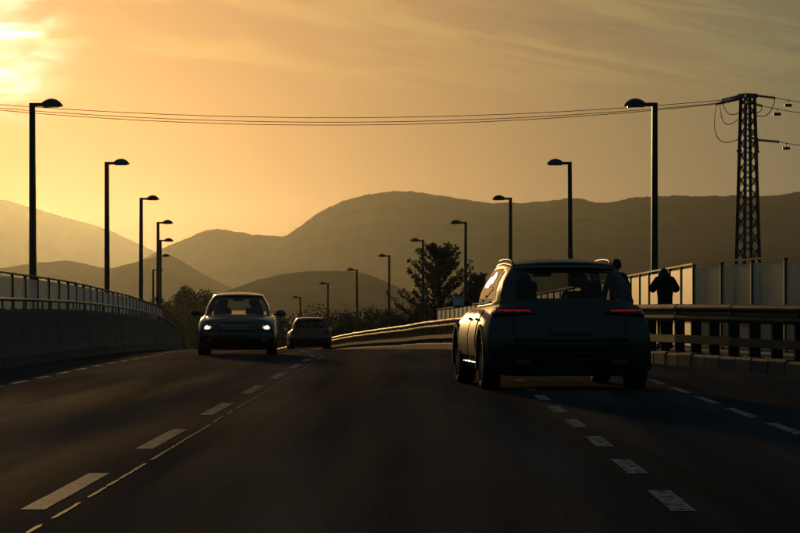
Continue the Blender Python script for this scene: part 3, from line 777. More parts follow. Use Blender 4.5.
for sx in (-1, 1):
    t = pt('tail_light', 'lens_red', 'r', sx * .44, sx * .935, .925, 1.03, 12, 3, off=.02, thick=.03, taper=.02)
    x = .50
    for k, w in enumerate((.05, .04, .07, .05, .075, .06)):
        z0 = .972 + (.003 if k % 2 else 0)
        pt('light_strip', 'led_red', 'r', sx * x, sx * (x + w), z0, z0 + .019, 2, 1, off=.037, thick=.006, parent=t); x += w + .008
    pt('reflector', 'lens_red', 'r', sx * .52, sx * .78, .56, .59, 5, 1, off=.012, thick=.01)
    ex = MB(); ex.loft([[Vector((sx * (.60 + .10 * math.cos(a)), y, .355 + .035 * math.sin(a))) for a in [2 * math.pi * i / 14 for i in range(14)]] for y in (.02, .16)]); ex.build('exhaust_trim', 'dark_steel', r)
    sd = 'l' if sx < 0 else 'R'
    for (y0, y1) in ((1.33, 2.16), (2.20, 3.30)):
        d_ = pt('door', 'paint_suv', sd, y0, y1, .36, .985, 14, 10, off=.004, thick=.014)
        pt('handle', 'chrome', sd, y0 + .08, y0 + .27, .86, .885, 4, 1, off=.03, thick=.03, parent=d_)
    pt('sill_trim', 'chrome', sd, 1.28, 3.34, .285, .325, 14, 1, off=.012, thick=.02)
    for yw in (.86, 3.73):
        rg = []
        for i in range(17):
            a = math.pi * (-.08 + 1.16 * i / 16); x0 = sx * (2.08 / 2 * .985)
            rg.append([Vector((x0 + sx * dx, yw + math.cos(a) * rr_, .355 + math.sin(a) * rr_)) for dx, rr_ in ((-.06, .40), (.022, .40), (.022, .45), (-.06, .47))])
        o = MB().loft(rg).build('arch_trim', 'black_plastic', r); fixnormals(o.data)
pl = pt('number_plate', 'plate', 'r', -.26, .26, .68, .79, 4, 2, off=.03, thick=.008)
pt('bumper_trim', 'black_plastic', 'r', -.78, .78, .40, .56, 16, 4, off=.012, thick=.03)
pt('diffuser', 'dark_steel', 'r', -.5, .5, .375, .40, 10, 1, off=.02, thick=.02)
b = MB(); b.bar((0, .34, 1.16), (.30, .40, 1.17), .02); b.box((0, .33, 1.15), (.05, .06, .04)); b.build('wiper', 'black_plastic', r)

# --- the oncoming car
sal = dict(L=4.35, W=1.80, yw1=.80, yw2=3.42, rw=.315, paint='paint_blue',
    rear=[(0, .14), (.2, .04), (.45, 0), (.7, .05), (1, .16)],
    front=[(0, 4.18), (.15, 4.30), (.4, 4.35), (.62, 4.34), (.85, 4.26), (1, 4.14)],
    bot=[(0, .26), (.6, .18), (3.6, .16), (4.35, .16)],
    top=[(0, .98), (.7, 1.0), (1.6, .96), (3.0, .93), (3.4, .90), (4.0, .82), (4.35, .76)],
    side=[(0, .90), (.12, .96), (.35, 1.0), (.6, .995), (.8, .965), (.92, .93), (1, .88)],
    er=.07, ef=.10, bowr=.2, bowf=.26, crown=.035, floor=.32, fs=1.85, rs=1.05, hr=.15, mir_u=.84, rh=2)
sal['gh'] = dict(by0=.35, by1=3.14, ry0=.85, ry1=2.30, wb=lambda u: .775 - .05 * max(0, (u - .75) / .25) ** 2, wr=lambda u: .575, zr=lambda u: 1.325 + .065 * math.sin(math.pi * (.15 + .7 * u)),
    bulge=.045, bowr=.14, bowf=.20, rcrown=.04,
    side_panes=[(.10, .27, .08, .88), (.30, .54, .06, .9), (.57, .92, .06, .9), (.27, .30, .06, .9), (.54, .57, .06, .9)], side_glass=['car_glass'] * 3 + ['black_plastic'] * 2, rear_pane=(-.88, .88, .10, .9), rear_glass='car_glass', front_pane=(-.93, .93, .05, .94))
d = 67.2
r = make_car('oncoming_car', 'dark car driving towards the camera with both headlights lit', sal, (-4.15 - .22, d + 4.35, rz_(d + 2) - .03), R(182.6))
pt = sal['patch']
for sx in (-1, 1):
    h = pt('headlight', 'lens_clear', 'f', sx * .48, sx * .82, .60, .745, 8, 4, off=.012, thick=.03, taper=.02)
    pt('reflector', 'headlight_soft', 'f', sx * .58, sx * .765, .62, .725, 8, 8, off=.030, thick=.006, parent=h, rnd_=True)
    pt('bulb', 'headlight_glow', 'f', sx * .625, sx * .72, .642, .705, 6, 6, off=.040, thick=.006, parent=h, rnd_=True)
    pt('fog_light', 'lens_clear', 'f', sx * .55, sx * .70, .34, .41, 3, 2, off=.012, thick=.02)
    sd = 'l' if sx < 0 else 'R'
    for (y0, y1) in ((1.15, 2.0), (2.04, 3.08)):
        d_ = pt('door', 'paint_blue', sd, y0, y1, .30, .90, 10, 8, off=.004, thick=.014)
        pt('handle', 'paint_blue', sd, y0 + .08, y0 + .25, .76, .785, 3, 1, off=.03, thick=.03, parent=d_)
gr = pt('grille', 'black_plastic', 'f', -.42, .42, .60, .735, 10, 4, off=.012, thick=.02)
for k in range(3): pt('grille_bar', 'chrome', 'f', -.41, .41, .625 + .04 * k, .634 + .04 * k, 10, 1, off=.028, thick=.012, parent=gr)
pt('lower_grille', 'black_plastic', 'f', -.50, .50, .30, .44, 10, 3, off=.01, thick=.02)
pt('number_plate', 'plate', 'f', -.26, .26, .455, .565, 4, 2, off=.03, thick=.01)
for sx in (-1, 1):
    b = MB(); e0 = sal['_end'](sx * .15, .06, 'f'); e1 = sal['_end'](sx * .75 - .1, .14, 'f'); b.bar(e0 + Vector((0, .02, .005)), e1 + Vector((0, .02, .005)), .015); b.build('wiper', 'black_plastic', r)
pt('bonnet', 'paint_blue', 't', -.70, .70, 3.24, 4.02, 12, 10, off=.005, thick=.012)

# --- the car far ahead
far = dict(sal); far.update(paint='paint_dark', L=4.5, W=1.84, rails=1, spoiler=True, top=[(0, 1.0), (.7, .99), (1.6, .96), (3.0, .94), (3.4, .92), (4.0, .85), (4.5, .78)], front=[(0, 4.33), (.15, 4.45), (.4, 4.5), (.62, 4.49), (.85, 4.41), (1, 4.28)], yw2=3.5, er=.05)
far['gh'] = dict(sal['gh']); far['gh'].update(by0=.2, ry0=.50, by1=3.2, ry1=2.4, wr=lambda u: .60, zr=lambda u: 1.37 + .06 * math.sin(math.pi * (.2 + .65 * u)), rear_glass='privacy_glass', side_glass=['privacy_glass'] * 3 + ['black_plastic'] * 2, bowr=.1,
    side_panes=[(.06, .26, .08, .88), (.30, .54, .06, .9), (.57, .92, .06, .9), (.26, .30, .06, .9), (.54, .57, .06, .9)])
d = 130
r = make_car('distant_car', 'dark estate car far down the road, its left edge outlined by sun', far, (-.45 - drift(d) - .1, d, rz_(d + 2)), math.atan((drift(d + 4) - drift(d)) / 4) + R(.5))
r.rotation_euler.x = math.atan((rz_(d + 4) - rz_(d)) / 4)
pt = far['patch']
for sx in (-1, 1):
    pt('tail_light', 'lens_red', 'r', sx * .55, sx * .85, .72, .90, 5, 3, off=.012, thick=.02)
    sd = 'l' if sx < 0 else 'R'
    for (y0, y1) in ((1.2, 2.05), (2.09, 3.12)): pt('door', 'paint_dark', sd, y0, y1, .30, .90, 10, 8, off=.004, thick=.014)
pt('number_plate', 'plate', 'r', -.26, .26, .62, .73, 4, 2, off=.02, thick=.01)
pt('bumper_trim', 'black_plastic', 'r', -.75, .75, .30, .42, 10, 3, off=.01, thick=.02)

# ------------------------------------------------------------------ lattice pylon and cables
PX, PD = 15.15, 140.0
pyl = thing('power_pylon', 'steel lattice power pylon behind the fence on the right', 'pylon', (PX, PD, -6.5), R(24))
HT = 17.1                       # top above its foot
def pw(z): return interp(z, [(0, .62), (HT - .3, .265)])
for sx in (-1, 1):
    for sy in (-1, 1):
        b = MB(); w0, w1 = pw(0), pw(HT); p = Vector((sx * w0, sy * w0, 0)); q = Vector((sx * w1, sy * w1, HT))
        b.bar(p, q, .14, .03); b.bar(p + Vector((-sx * .04, -sy * .04, 0)), q + Vector((-sx * .04, -sy * .04, 0)), .035, .14)
        b.build('leg', 'lattice_steel', pyl)
z = .2; k = 0
while z < HT - .4:
    h = pw(z) * 1.75
    z2 = min(z + h, HT - .15)
    for f in range(4):
        m = Matrix.Rotation(f * math.pi / 2, 3, 'Z'); w, w2 = pw(z), pw(z2)
        b = MB(); b.bar(m @ Vector((-w, w, z)), m @ Vector((w2, w2, z2)), .06, .02); b.bar(m @ Vector((w, w + .022, z)), m @ Vector((-w2, w2 + .022, z2)), .06, .02)
        b.build('brace', 'lattice_steel', pyl)
    z = z2
b = MB(); b.box((0, 0, HT - .02), (.66, .66, .20)); b.box((0, 0, HT - .36), (.60, .60, .06)); b.build('head_frame', 'lattice_steel', pyl)
inv = Matrix.Rotation(-R(24), 4, 'Z') @ Matrix.Translation((-PX, -PD, 6.5))
def pv(px, py, dd=0.0):         # point at the pylon's own distance
    D = PD + dd
    return Vector(((px - 423) * D / FPX, D, 1.2 + (297 - py) * D / FPX))
def part(mb, nm, mat):
    mb.v = [tuple(inv @ Vector(v)) for v in mb.v]; return mb.build(nm, mat, pyl)
b = MB(); b.bar(pv(747, 96, -1.5), pv(745, 96, 1.5), .14, .12); b.bar(pv(747, 103, -1.5), pv(746, 97, 0), .08); b.bar(pv(746, 103, 1.5), pv(746, 97, 0), .08); part(b, 'crossarm', 'lattice_steel')
b = MB(); b.bar(pv(750, 138, 0), pv(757, 139, -.6), .10); part(b, 'side_bracket', 'lattice_steel')
def string(p, q):
    b = MB(); p, q = Vector(p), Vector(q); n = 22; pts = []; rr = []
    for i in range(n + 1):
        pts.append(p.lerp(q, i / n)); rr.append(.022 if i % 2 == 0 else .085)
    rr[0] = rr[-1] = .03
    b.tube(pts, rr, 8); part(b, 'insulator', 'insulator')
def cable(nm, label, pts, r, grp):
    o = MB().tube(pts, r, 6).build(nm, 'cable', None, smooth=True); return tag(o, label, 'cable', grp)
lefts = [((741, 95.5, 1.4), (722, 100.2, 1.4), -60, 97.5), ((741, 97.5, 0), (720, 103.0, 0), -60, 99.5), ((741, 99, -1.4), (716, 104.2, -1.4), -60, 101.5)]
names = ['uppermost', 'middle', 'lowest']
for k, (a, b_, ex, ey) in enumerate(lefts):
    p, q = pv(*a), pv(*b_); string(p, q)
    e = pv(-110, b_[1] - 6, b_[2]); pts = []
    sag = (20.5, 22.0, 23.5)[k] * PD / FPX
    for i in range(61):
        t = i / 60; c = q.lerp(e, t); c.z -= sag * 4 * t * (1 - t); pts.append(c)
    cable('power_cable', '%s of the sagging power cables spanning the road left of the pylon' % names[k], pts, .017, 'power cables over the road')
rights = [((750, 95, 1.0), (775, 98, 1.0), (860, 106.5), 788), ((752, 103.5, -1.0), (762, 106, -1.0), (860, 119), 777), ((757, 140, -.6), (779, 142, -.6), (860, 149), 786)]
for k, (a, b_, e2, mx_) in enumerate(rights):
    p, q = pv(*a), pv(*b_); string(p, q); e = pv(e2[0], e2[1], b_[2])
    pts = []
    for i in range(21):
        t = i / 20; c = q.lerp(e, t); c.z -= .10 * 4 * t * (1 - t); pts.append(c)
    o = cable('power_cable', '%s of the power cables leaving the pylon to the right, a box hanging from it' % names[k], pts, .017, 'power cables right of the pylon')
    t = (mx_ - b_[0]) / (e2[0] - b_[0]); c = q.lerp(e, t); c.z -= .10 * 4 * t * (1 - t)
    m_ = MB(); m_.box(c + Vector((0, 0, -.24)), (.34, .16, .13)); m_.bar(c, c + Vector((0, 0, -.2)), .035); m_.box(c + Vector((0, 0, -.01)), (.09, .05, .06)); m_.build('marker_box', 'dark_steel', o)
def loop(p, q, sag, r=.02):
    p, q = Vector(p), Vector(q); pts = []
    for i in range(17):
        t = i / 16; c = p.lerp(q, t); c += Vector((sag[0], 0, -sag[1])) * (4 * t * (1 - t)); pts.append(c)
    part(MB().tube(pts, r, 6), 'jumper_cable', 'cable')
loop(pv(722, 100.5, 1.4), pv(740, 112, 0), (-.1, .35)); loop(pv(720, 103.2, 0), pv(738, 119.5, 0), (-.2, .55)); loop(pv(716, 104.5, -1.4), pv(739, 139, -.6), (-.45, .75))
loop(pv(775, 98.2, 1.0), pv(753, 114, 0), (.15, .4)); loop(pv(762, 106, -1.0), pv(753, 113, -.4), (.1, .1))
b = MB(); b.bar(pv(757, 141, -.6), pv(757.5, 151, -.6), .10); b.box(pv(757.5, 152, -.6), (.16, .1, .1)); part(b, 'surge_arrester', 'insulator')
b = MB(); b.box(pv(739, 151, -.3), (.25, .15, .12)); part(b, 'clamp', 'lattice_steel')

# ------------------------------------------------------------------ people
def skin_body(name, chain, edges, mat, parent, root_i=0):
    me = bpy.data.meshes.new(name); me.from_pydata([c[:3] for c in chain], edges, [])
    o = bpy.data.objects.new(name, me); C.objects.link(o); o.parent = parent
    sk = o.modifiers.new('skin', 'SKIN'); sk.use_smooth_shade = True
    ly = me.skin_vertices[0] if me.skin_vertices else None
    for i, c in enumerate(chain):
        rx = c[3]; ry = c[4] if len(c) > 4 else c[3]
        me.skin_vertices[0].data[i].radius = (rx, ry); me.skin_vertices[0].data[i].use_root = (i == root_i)
    sb = o.modifiers.new('sub', 'SUBSURF'); sb.levels = 2; sb.render_levels = 2
    bpy.context.view_layer.update()
    dg = bpy.context.evaluated_depsgraph_get(); new = bpy.data.meshes.new_from_object(o.evaluated_get(dg))
    bpy.data.objects.remove(o)
    return mkobj(name, new, mat, parent, smooth=True)
def head(parent, c, tilt, hair='hair', s=1.0):
    rings = []; n = 16
    for i in range(13):
        t = i / 12; z = -.13 + .25 * t
        k = math.sin(math.pi * (.06 + .92 * t)) ** .6
        hx, hy = .076 * k * (.80 + .35 * min(1, t * 1.8)) * s, .096 * k * (.86 + .2 * min(1, t * 1.6)) * s
        ring = []
        for j in range(n):
            a = 2 * math.pi * j / n; x, y = math.cos(a) * hx, math.sin(a) * hy
            if math.sin(a) > .9 and .30 < t < .52: y += .022 * (1 - abs(t - .40) / .14)       # nose
            if math.sin(a) > .6 and .52 < t < .60: y -= .008
            ring.append(Vector((x, y + .01, z * s)))
        rings.append(ring)
    mb = MB(); mb.loft(rings)
    m = Euler(tilt).to_matrix(); mb.v = [tuple(Vector(c) + m @ Vector(v)) for v in mb.v]
    o = mb.build('head', 'skin', parent, smooth=True)
    hb = MB(); rr = []
    for i in range(9):
        t = i / 8; z = -.045 + .185 * t; k = math.sqrt(max(.02, 1 - (max(0, t - .25) / .78) ** 2))
        rr.append([Vector((math.cos(a) * .095 * k, math.sin(a) * .112 * k * (.72 if math.sin(a) > .3 and t < .6 else 1) - .012, z)) for a in [2 * math.pi * j / 16 for j in range(16)]])
    hb.loft(rr); hb.v = [tuple(Vector(c) + m @ Vector(v) * s) for v in hb.v]; hb.build('hair', hair, parent, smooth=True)
    for sx in (-1, 1):
        e = MB(); e.tube([Vector((sx * .082, 0, -.03)), Vector((sx * .09, -.005, 0)), Vector((sx * .086, -.01, .03))], [.008, .016, .01], 8)
        e.v = [tuple(Vector(c) + m @ Vector(v) * s) for v in e.v]; e.build('ear', 'skin', parent, smooth=True)
    return o
def hand(parent, wrist, fwd, side_, curl=.5, thumb=1):
    """palm and five bent fingers; fwd = finger direction, side_ = towards the thumb"""
    f = Vector(fwd).normalized(); sd = Vector(side_); sd = (sd - f * sd.dot(f)).normalized(); nrm = f.cross(sd)
    w = Vector(wrist); mb = MB()
    mb.loft([[w + f * t + sd * (.04 * k * a) + nrm * (.015 * b) for a, b in ((-1, -.6), (-.7, -1), (.7, -1), (1, -.6), (1, .6), (.7, 1), (-.7, 1), (-1, .6))] for t, k in ((0, .7), (.04, .95), (.09, 1.0))])
    for i, (o, ln) in enumerate(((-.031, .062), (-.011, .075), (.011, .08), (.031, .072))):
        p = w + f * .085 + sd * o; pts = [p]; d = f.copy()
        for s_ in range(3):
            d = (d + nrm * curl * .55).normalized(); pts.append(pts[-1] + d * ln / 3)
        mb.tube(pts, [.010, .0095, .009, .007], 6)
    p = w + f * .03 + sd * .035; mb.tube([p, p + (sd * .8 + f * .5).normalized() * .035, p + (sd * .5 + f * 1.0 + nrm * curl).normalized() * .07], [.012, .0105, .008], 6)
    return mb.build('hand', 'skin', parent, smooth=True)

def person_photo(name, label, loc, rz):
    root = thing(name, label, 'person', loc, rz)
    # facing +Y: head bowed, both hands raised in front of the face, elbows out; heavy coat
    ch = [(0, 0, .92, .165, .13), (0, .02, 1.08, .175, .135), (0, .03, 1.24, .19, .14), (0, .05, 1.36, .165, .125), (0, .08, 1.45, .07, .07),
          (-.14, .06, 1.37, .10), (-.265, .11, 1.17, .085), (-.15, .31, 1.30, .058), (-.085, .34, 1.36, .042),
          (.14, .06, 1.37, .10), (.265, .11, 1.17, .085), (.15, .31, 1.30, .058), (.085, .34, 1.36, .042),
          (0, 0, .74, .19, .15)]
    ed = [(0, 1), (1, 2), (2, 3), (3, 4), (3, 5), (5, 6), (6, 7), (7, 8), (3, 9), (9, 10), (10, 11), (11, 12), (0, 13)]
    skin_body('coat', ch, ed, 'jacket', root)
    lg = [(0, 0, .86, .12), (-.09, 0, .78, .088), (-.10, .02, .46, .062), (-.11, -.01, .10, .045), (-.115, -.02, .06, .045), (-.12, .12, .035, .038), (-.12, .19, .03, .028),
          (.09, 0, .78, .088), (.10, .02, .46, .062), (.11, -.01, .10, .045), (.115, -.02, .06, .045), (.12, .12, .035, .038), (.12, .19, .03, .028)]
    skin_body('trousers', lg, [(0, 1), (1, 2), (2, 3), (3, 4), (4, 5), (5, 6), (0, 7), (7, 8), (8, 9), (9, 10), (10, 11), (11, 12)], 'trousers', root)
    head(root, (0, .13, 1.49), (R(-28), 0, 0), s=.98)
    hand(root, (-.075, .35, 1.37), (.45, .15, .75), (.6, -.3, 0), .5); hand(root, (.075, .35, 1.37), (-.45, .15, .75), (-.6, -.3, 0), .5)
    hd = MB().tube([(0, -.02, 1.38), (0, .0, 1.44), (0, .05, 1.47)], [.12, .10, .07], 10).build('hood', 'jacket', root, smooth=True)
    return root
person_photo('person', 'person in a dark coat with raised elbows standing before the golden fence', (4.84, 60, rz_(60) + .2), R(6))
def person_stand(name, label, loc, rz, s):
    root = thing(name, label, 'person', loc, rz); root.scale = (s, s, s)
    ch = [(0, 0, .95, .16, .12), (0, .01, 1.12, .165, .125), (0, 0, 1.30, .185, .13), (0, 0, 1.42, .16, .11), (0, .01, 1.52, .062),
          (-.15, 0, 1.42, .088), (-.25, -.02, 1.14, .062), (-.24, .08, .90, .046), (.15, 0, 1.42, .088), (.25, -.02, 1.14, .062), (.24, .08, .90, .046), (0, 0, .80, .17, .13)]
    skin_body('coat', ch, [(0, 1), (1, 2), (2, 3), (3, 4), (3, 5), (5, 6), (6, 7), (3, 8), (8, 9), (9, 10), (0, 11)], 'jacket', root)
    lg = [(0, 0, .90, .12), (-.09, 0, .82, .09), (-.09, .03, .48, .062), (-.095, -.01, .10, .045), (-.10, -.02, .06, .045), (-.105, .12, .035, .038), (-.105, .19, .03, .028),
          (.09, 0, .82, .09), (.10, -.02, .48, .062), (.10, -.08, .10, .045), (.10, -.09, .06, .045), (.11, .05, .035, .038), (.11, .12, .03, .028)]
    skin_body('trousers', lg, [(0, 1), (1, 2), (2, 3), (3, 4), (4, 5), (5, 6), (0, 7), (7, 8), (8, 9), (9, 10), (10, 11), (11, 12)], 'trousers', root)
    head(root, (0, .025, 1.645), (R(-6), 0, R(10)))
    hand(root, (-.24, .085, .89), (.05, .15, -1), (.3, 1, 0), .4); hand(root, (.24, .085, .89), (-.05, .15, -1), (-.3, 1, 0), .4)
    return root
person_stand('person', 'person half hidden behind the roof of the large car, only head and shoulder showing', (4.10, 63.5, rz_(63.5) + .2), R(12), 1.055)

# ------------------------------------------------------------------ trees and bushes
def leaf_quads(mb, pts, size, rnd, flat=1.0):
    for p in pts:
        a = Vector((rnd.gauss(0, 1), rnd.gauss(0, 1), rnd.gauss(0, 1) * flat)).normalized(); b_ = a.orthogonal().normalized(); b_ = Matrix.Rotation(rnd.uniform(0, 6.28), 3, a) @ b_; c = a.cross(b_)
        s = size * rnd.uniform(.6, 1.3); k = len(mb.v)
        mb.v += [tuple(p - b_ * s), tuple(p + c * s * .45), tuple(p + b_ * s), tuple(p - c * s * .45)]; mb.f.append((k, k + 1, k + 2, k + 3))
def conifer(label, loc, H, seed, spread, nbr, up):
    rnd = random.Random(seed); root = thing('conifer_tree', label, 'tree', loc)
    t = MB(); pts = [Vector((.12 * noise.noise(Vector((z, seed, 0))) * z * .3, .1 * noise.noise(Vector((z, 0, seed))), z)) for z in np.linspace(-.5, H, 14)]
    t.tube(pts, [.26 * (1 - i / 14.2) + .02 for i in range(14)], 8); t.build('trunk', 'bark', root, smooth=True)
    br = MB(); nd_ = MB()
    for k in range(nbr):
        h = .08 + .88 * (k + rnd.random()) / nbr; z = h * H
        az = k * 2.4 + rnd.uniform(-.5, .5); ln = spread * (1 - h) ** .78 * rnd.uniform(.55, 1.1) + .35
        el = up + .45 * h + rnd.uniform(-.15, .2); P_ = [Vector((0, 0, z))]; d = Vector((math.cos(az) * math.cos(el * .5), math.sin(az) * math.cos(el * .5), math.sin(el * .5)))
        nseg = 7
        for i in range(nseg):
            d = (d + Vector((0, 0, .05)) + Vector((rnd.uniform(-.1, .1), rnd.uniform(-.1, .1), rnd.uniform(-.06, .06)))).normalized(); P_.append(P_[-1] + d * ln / nseg)
        br.tube(P_, [.055 * (1 - i / (nseg + 1)) + .008 for i in range(nseg + 1)], 5)
        for i in range(2, nseg + 1):
            for q in range(5):
                base = P_[i - 1].lerp(P_[i], rnd.random()); sd = Vector((rnd.uniform(-1, 1), rnd.uniform(-1, 1), rnd.uniform(-.25, .6))); sd = (sd + d * .7).normalized(); sl = rnd.uniform(.25, .6) * (1.1 - .08 * i)
                tip = base + sd * sl
                br.tube([base, base.lerp(tip, .5) + Vector((0, 0, .02)), tip], [.012, .009, .004], 3, cap=False)
                leaf_quads(nd_, [base.lerp(tip, rnd.uniform(.15, 1.05)) + Vector((rnd.gauss(0, .05), rnd.gauss(0, .05), rnd.gauss(0, .05))) for _ in range(9)], .08, rnd)
    br.build('branches', 'bark', root); nd_.build('crown', 'needles', root)
    return root
def bare_tree(label, loc, H, seed, depth=6):
    rnd = random.Random(seed); root = thing('bare_tree', label, 'tree', loc)
    tr = MB(); br = MB()
    def grow(p, d, ln, r, lev, mb):
        pts = [p]; 
        for i in range(3):
            d = (d + Vector((rnd.uniform(-.16, .16), rnd.uniform(-.16, .16), .06))).normalized(); pts.append(pts[-1] + d * ln / 3)
        mb.tube(pts, [r, r * .88, r * .78, r * .66], 6 if lev < 2 else 4 if lev < 4 else 3, cap=False)
        if lev >= depth: return
        for k in range(3 if lev < 4 else 2):
            a = d.orthogonal().normalized(); a = Matrix.Rotation(k * 2.1 + rnd.uniform(-.6, .6), 3, d) @ a
            nd2 = (d * math.cos(.55) + a * math.sin(.55 + rnd.uniform(-.2, .25))).normalized(); nd2.z += .1
            grow(pts[-1] if k else pts[2], nd2.normalized(), ln * rnd.uniform(.62, .84), r * .62, lev + 1, br)
    grow(Vector((0, 0, -.4)), Vector((rnd.uniform(-.05, .05), 0, 1)), H * .27, H * .018, 0, tr)
    tr.build('trunk', 'bark', root, smooth=True); br.build('branches', 'bark', root)
    return root
def bush_mesh(seed, n, leaf, rad):
    rnd = random.Random(seed); lf = MB(); st = MB()
    clumps = [(Vector((rnd.gauss(0, .42), rnd.gauss(0, .42), rnd.uniform(.12, .86))), rnd.uniform(.16, .34)) for _ in range(22)]
    for c, r in clumps:
        c2 = Vector((c.x * (1.15 - .55 * c.z), c.y * (1.15 - .55 * c.z), c.z))
        st.tube([Vector((0, 0, -.1)), Vector((c2.x * .4, c2.y * .4, c2.z * .55)), c2], [.03, .02, .006], 4, cap=False)
        m = []
        for _ in range(n // 22):
            v = Vector((rnd.gauss(0, 1), rnd.gauss(0, 1), rnd.gauss(0, 1))).normalized() * r * rnd.random() ** .4; m.append(c2 + v)
        leaf_quads(lf, m, leaf, rnd)
    return lf, st
def bush(name, label, loc, w, h, seed, n=3300, leaf=.032, grp=None, cat='bush'):
    root = thing(name, label, cat, loc, seed * 1.3, grp); root.scale = (w, w, h)
    lf, st = bush_mesh(seed, n, leaf, 1); lf.build('crown', 'leaves', root); st.build('stems', 'bark', root); return root
def pp(px, D, py=None, z=None):
    return ((px - 423) * D / FPX, D, 1.2 + (297 - py) * D / FPX if py is not None else z)
conifer('tall feathery conifer with upswept branches rising left of the large car', pp(440, 205, z=-5.6), 10.3, 5, 6.6, 96, .66)
conifer('small narrow conifer just left of the roof of the large car', pp(477, 212, z=-5.8), 8.6, 11, 3.0, 70, .45)
bare_tree('leafless tree between the oncoming car and the distant car', pp(272, 330, z=-8.6), 9.6, 21)
bare_tree('thin leafless tree right of the distant car roof', pp(345, 300, z=-7.8), 9.8, 33)
bare_tree('leafless tree rising above the roof of the oncoming car', pp(246, 345, z=-9.0), 9.4, 45)
def round_tree(label, loc, trunk_h, w, h, seed):
    root = thing('round_tree', label, 'tree', loc)
    t = MB(); t.tube([(0, 0, -.5), (.1, 0, trunk_h * .6), (0, .1, trunk_h + h * .5)], [.35, .27, .1], 8); t.build('trunk', 'bark', root, smooth=True)
    lf, st = bush_mesh(seed, 24000, .030, 1)
    for m_ in (lf, st): m_.v = [(x * w, y * w, trunk_h + z * h) for x, y, z in m_.v]
    lf.build('crown', 'leaves', root); st.build('branches', 'bark', root)
round_tree('dark rounded tree left of the oncoming car', pp(186, 440, z=-16.5), 9.0, 6.0, 9.5, 3)
round_tree('low dark treetop at the left parapet end', pp(168, 430, z=-16.5), 7.5, 4.6, 8.0, 4)
hed = [(312, 262, 311, 4.2, 'behind the distant car'), (340, 258, 314, 4.0, 'right of the distant car'), (362, 250, 316, 3.6, 'under the seventh lamp of the right row'), (384, 240, 312, 3.4, 'with a raised top between two right lamps'), (398, 236, 309, 3.0, 'at the left foot of the tall conifer'),
       (420, 225, 305, 3.4, 'in front of the tall conifer trunk'), (447, 220, 303, 3.6, 'right in front of the tall conifer'), (470, 215, 300, 3.0, 'under the small conifer'), (288, 280, 313, 4.6, 'between oncoming and distant car'), (262, 300, 312, 5.0, 'behind the right side of the oncoming car'), (232, 330, 311, 5.5, 'behind the windscreen of the oncoming car'), (210, 360, 312, 5.5, 'behind the left side of the oncoming car')]
for i, (px, D, py, w, l) in enumerate(hed):
    p = pp(px, D, py); zb = min(p[2] - 2.0, rz_(D) - .9)
    bush('roadside_bush', 'dark bush %s' % l, (p[0], p[1], zb), w, (p[2] - zb) * 1.0, 50 + i, 9000, .026, 'bushes beside the road bend')

# ------------------------------------------------------------------ hills
def hill(label, dist, pts, depth, seed, rough, foot=-19.0):
    xs = np.arange(pts[0][0], pts[-1][0] + 1, 2.0); cv = Curve(pts)
    fr = list(np.linspace(0, .95, 22)) + [.975, 1.0, 1.03, 1.12, 1.3, 1.8]; vs = []; n = len(xs); sc = dist / FPX * 60
    for t in fr:
        for px in xs:
            X = (px - 423) * dist / FPX; y = dist - depth * (1 - t) if t <= 1 else dist + depth * (t - 1)
            Hh = 1.2 + (297 - cv(px)) * dist / FPX - foot
            g_ = (t ** 1.2) if t <= 1 else max(0, 1 - (t - 1) * 1.25)
            nz = noise.fractal(Vector((X / sc + seed, y / sc * .6, seed * 1.7)), 0.85, 2.1, 6)
            z = foot + Hh * g_ * (1 + (.30 * nz * (1 - t) if t <= 1 else 0))
            if .96 < t < 1.05: z += rough * dist / FPX * (noise.fractal(Vector((px * .07, seed, 0)), 0.7, 2.1, 3) + .9 * noise.noise(Vector((px * .55, seed, 3))))
            vs.append((X, y, z if t > 0 else foot - 6))
    fs = [(j * n + i, j * n + i + 1, (j + 1) * n + i + 1, (j + 1) * n + i) for j in range(len(fr) - 1) for i in range(n - 1)]
    o = MB().add(vs, fs).build('hill', 'hillside', smooth=True); struct(o, label); return o
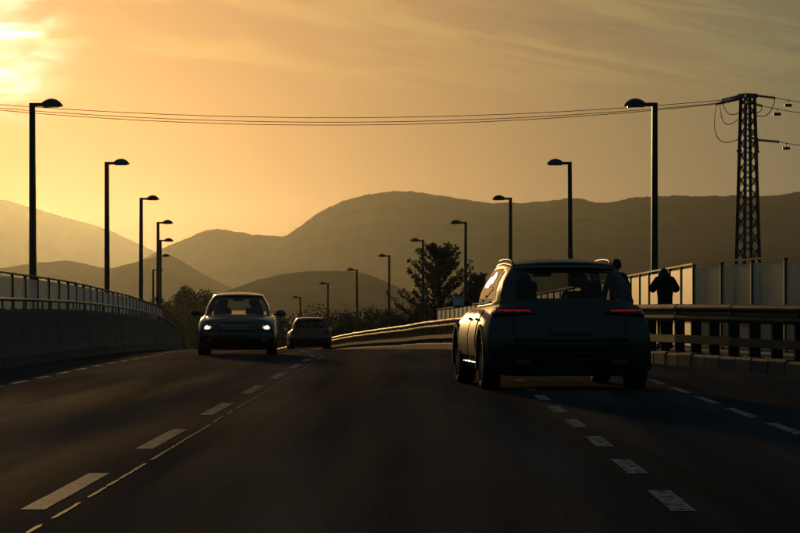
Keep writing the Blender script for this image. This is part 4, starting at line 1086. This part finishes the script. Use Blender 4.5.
hill('pale distant ridge fading into the glow at far left', 13000, [(-420, 194), (-150, 195), (0, 200), (30, 207), (60, 216), (100, 227), (130, 240), (170, 258), (230, 285), (300, 300)], 1800, 1.3, .6)
hill('broad flat-topped mountain filling the middle and right', 7600, [(60, 300), (120, 272), (165, 247), (190, 237), (203, 231), (214, 229), (240, 232), (268, 236), (284, 236), (296, 229), (310, 219), (321, 211), (345, 200), (372, 194), (395, 191), (425, 193), (460, 199), (500, 203), (540, 202), (575, 198), (600, 203), (640, 197), (680, 196), (730, 196), (770, 196), (800, 192), (900, 186), (1100, 200), (1300, 215)], 2200, 4.1, 1.1)
hill('twin-humped nearer hill on the left', 4300, [(-420, 250), (-100, 262), (0, 268), (35, 263), (68, 261), (95, 266), (110, 268), (135, 262), (152, 257), (166, 255), (182, 261), (205, 275), (235, 289), (270, 300), (330, 312)], 1300, 7.7, .8)
hill('low rounded hill behind the bare trees', 3000, [(150, 318), (200, 300), (232, 289), (262, 279), (290, 273), (320, 271), (350, 271), (375, 277), (400, 288), (430, 297), (480, 304), (560, 308)], 900, 9.2, .7)
hill('low dark foothill behind the pylon', 5200, [(380, 315), (470, 300), (560, 290), (620, 277), (650, 268), (690, 258), (740, 251), (800, 248), (900, 240), (1200, 250)], 1500, 12.4, .8)

# ------------------------------------------------------------------ haze: one closed box of even air round everything
def haze():
    b = MB(); x, y0, y1, z0, z1 = 16500, -800, 16500, -45, 480
    b.box((0, (y0 + y1) / 2, (z0 + z1) / 2), (2 * x, y1 - y0, z1 - z0)); o = b.build('haze', None); o['kind'] = 'stuff'; o['label'] = 'golden evening haze filling the valley'
    m = bpy.data.materials.new('haze'); m.use_nodes = True; t = m.node_tree; t.nodes.clear()
    out = t.nodes.new('ShaderNodeOutputMaterial'); v = t.nodes.new('ShaderNodeVolumePrincipled')
    v.inputs['Color'].default_value = (0.75, 0.86, 0.88, 1); v.inputs['Density'].default_value = 1.25e-5; v.inputs['Anisotropy'].default_value = 0.88
    t.links.new(v.outputs[0], out.inputs['Volume']); o.data.materials.append(m)
haze()
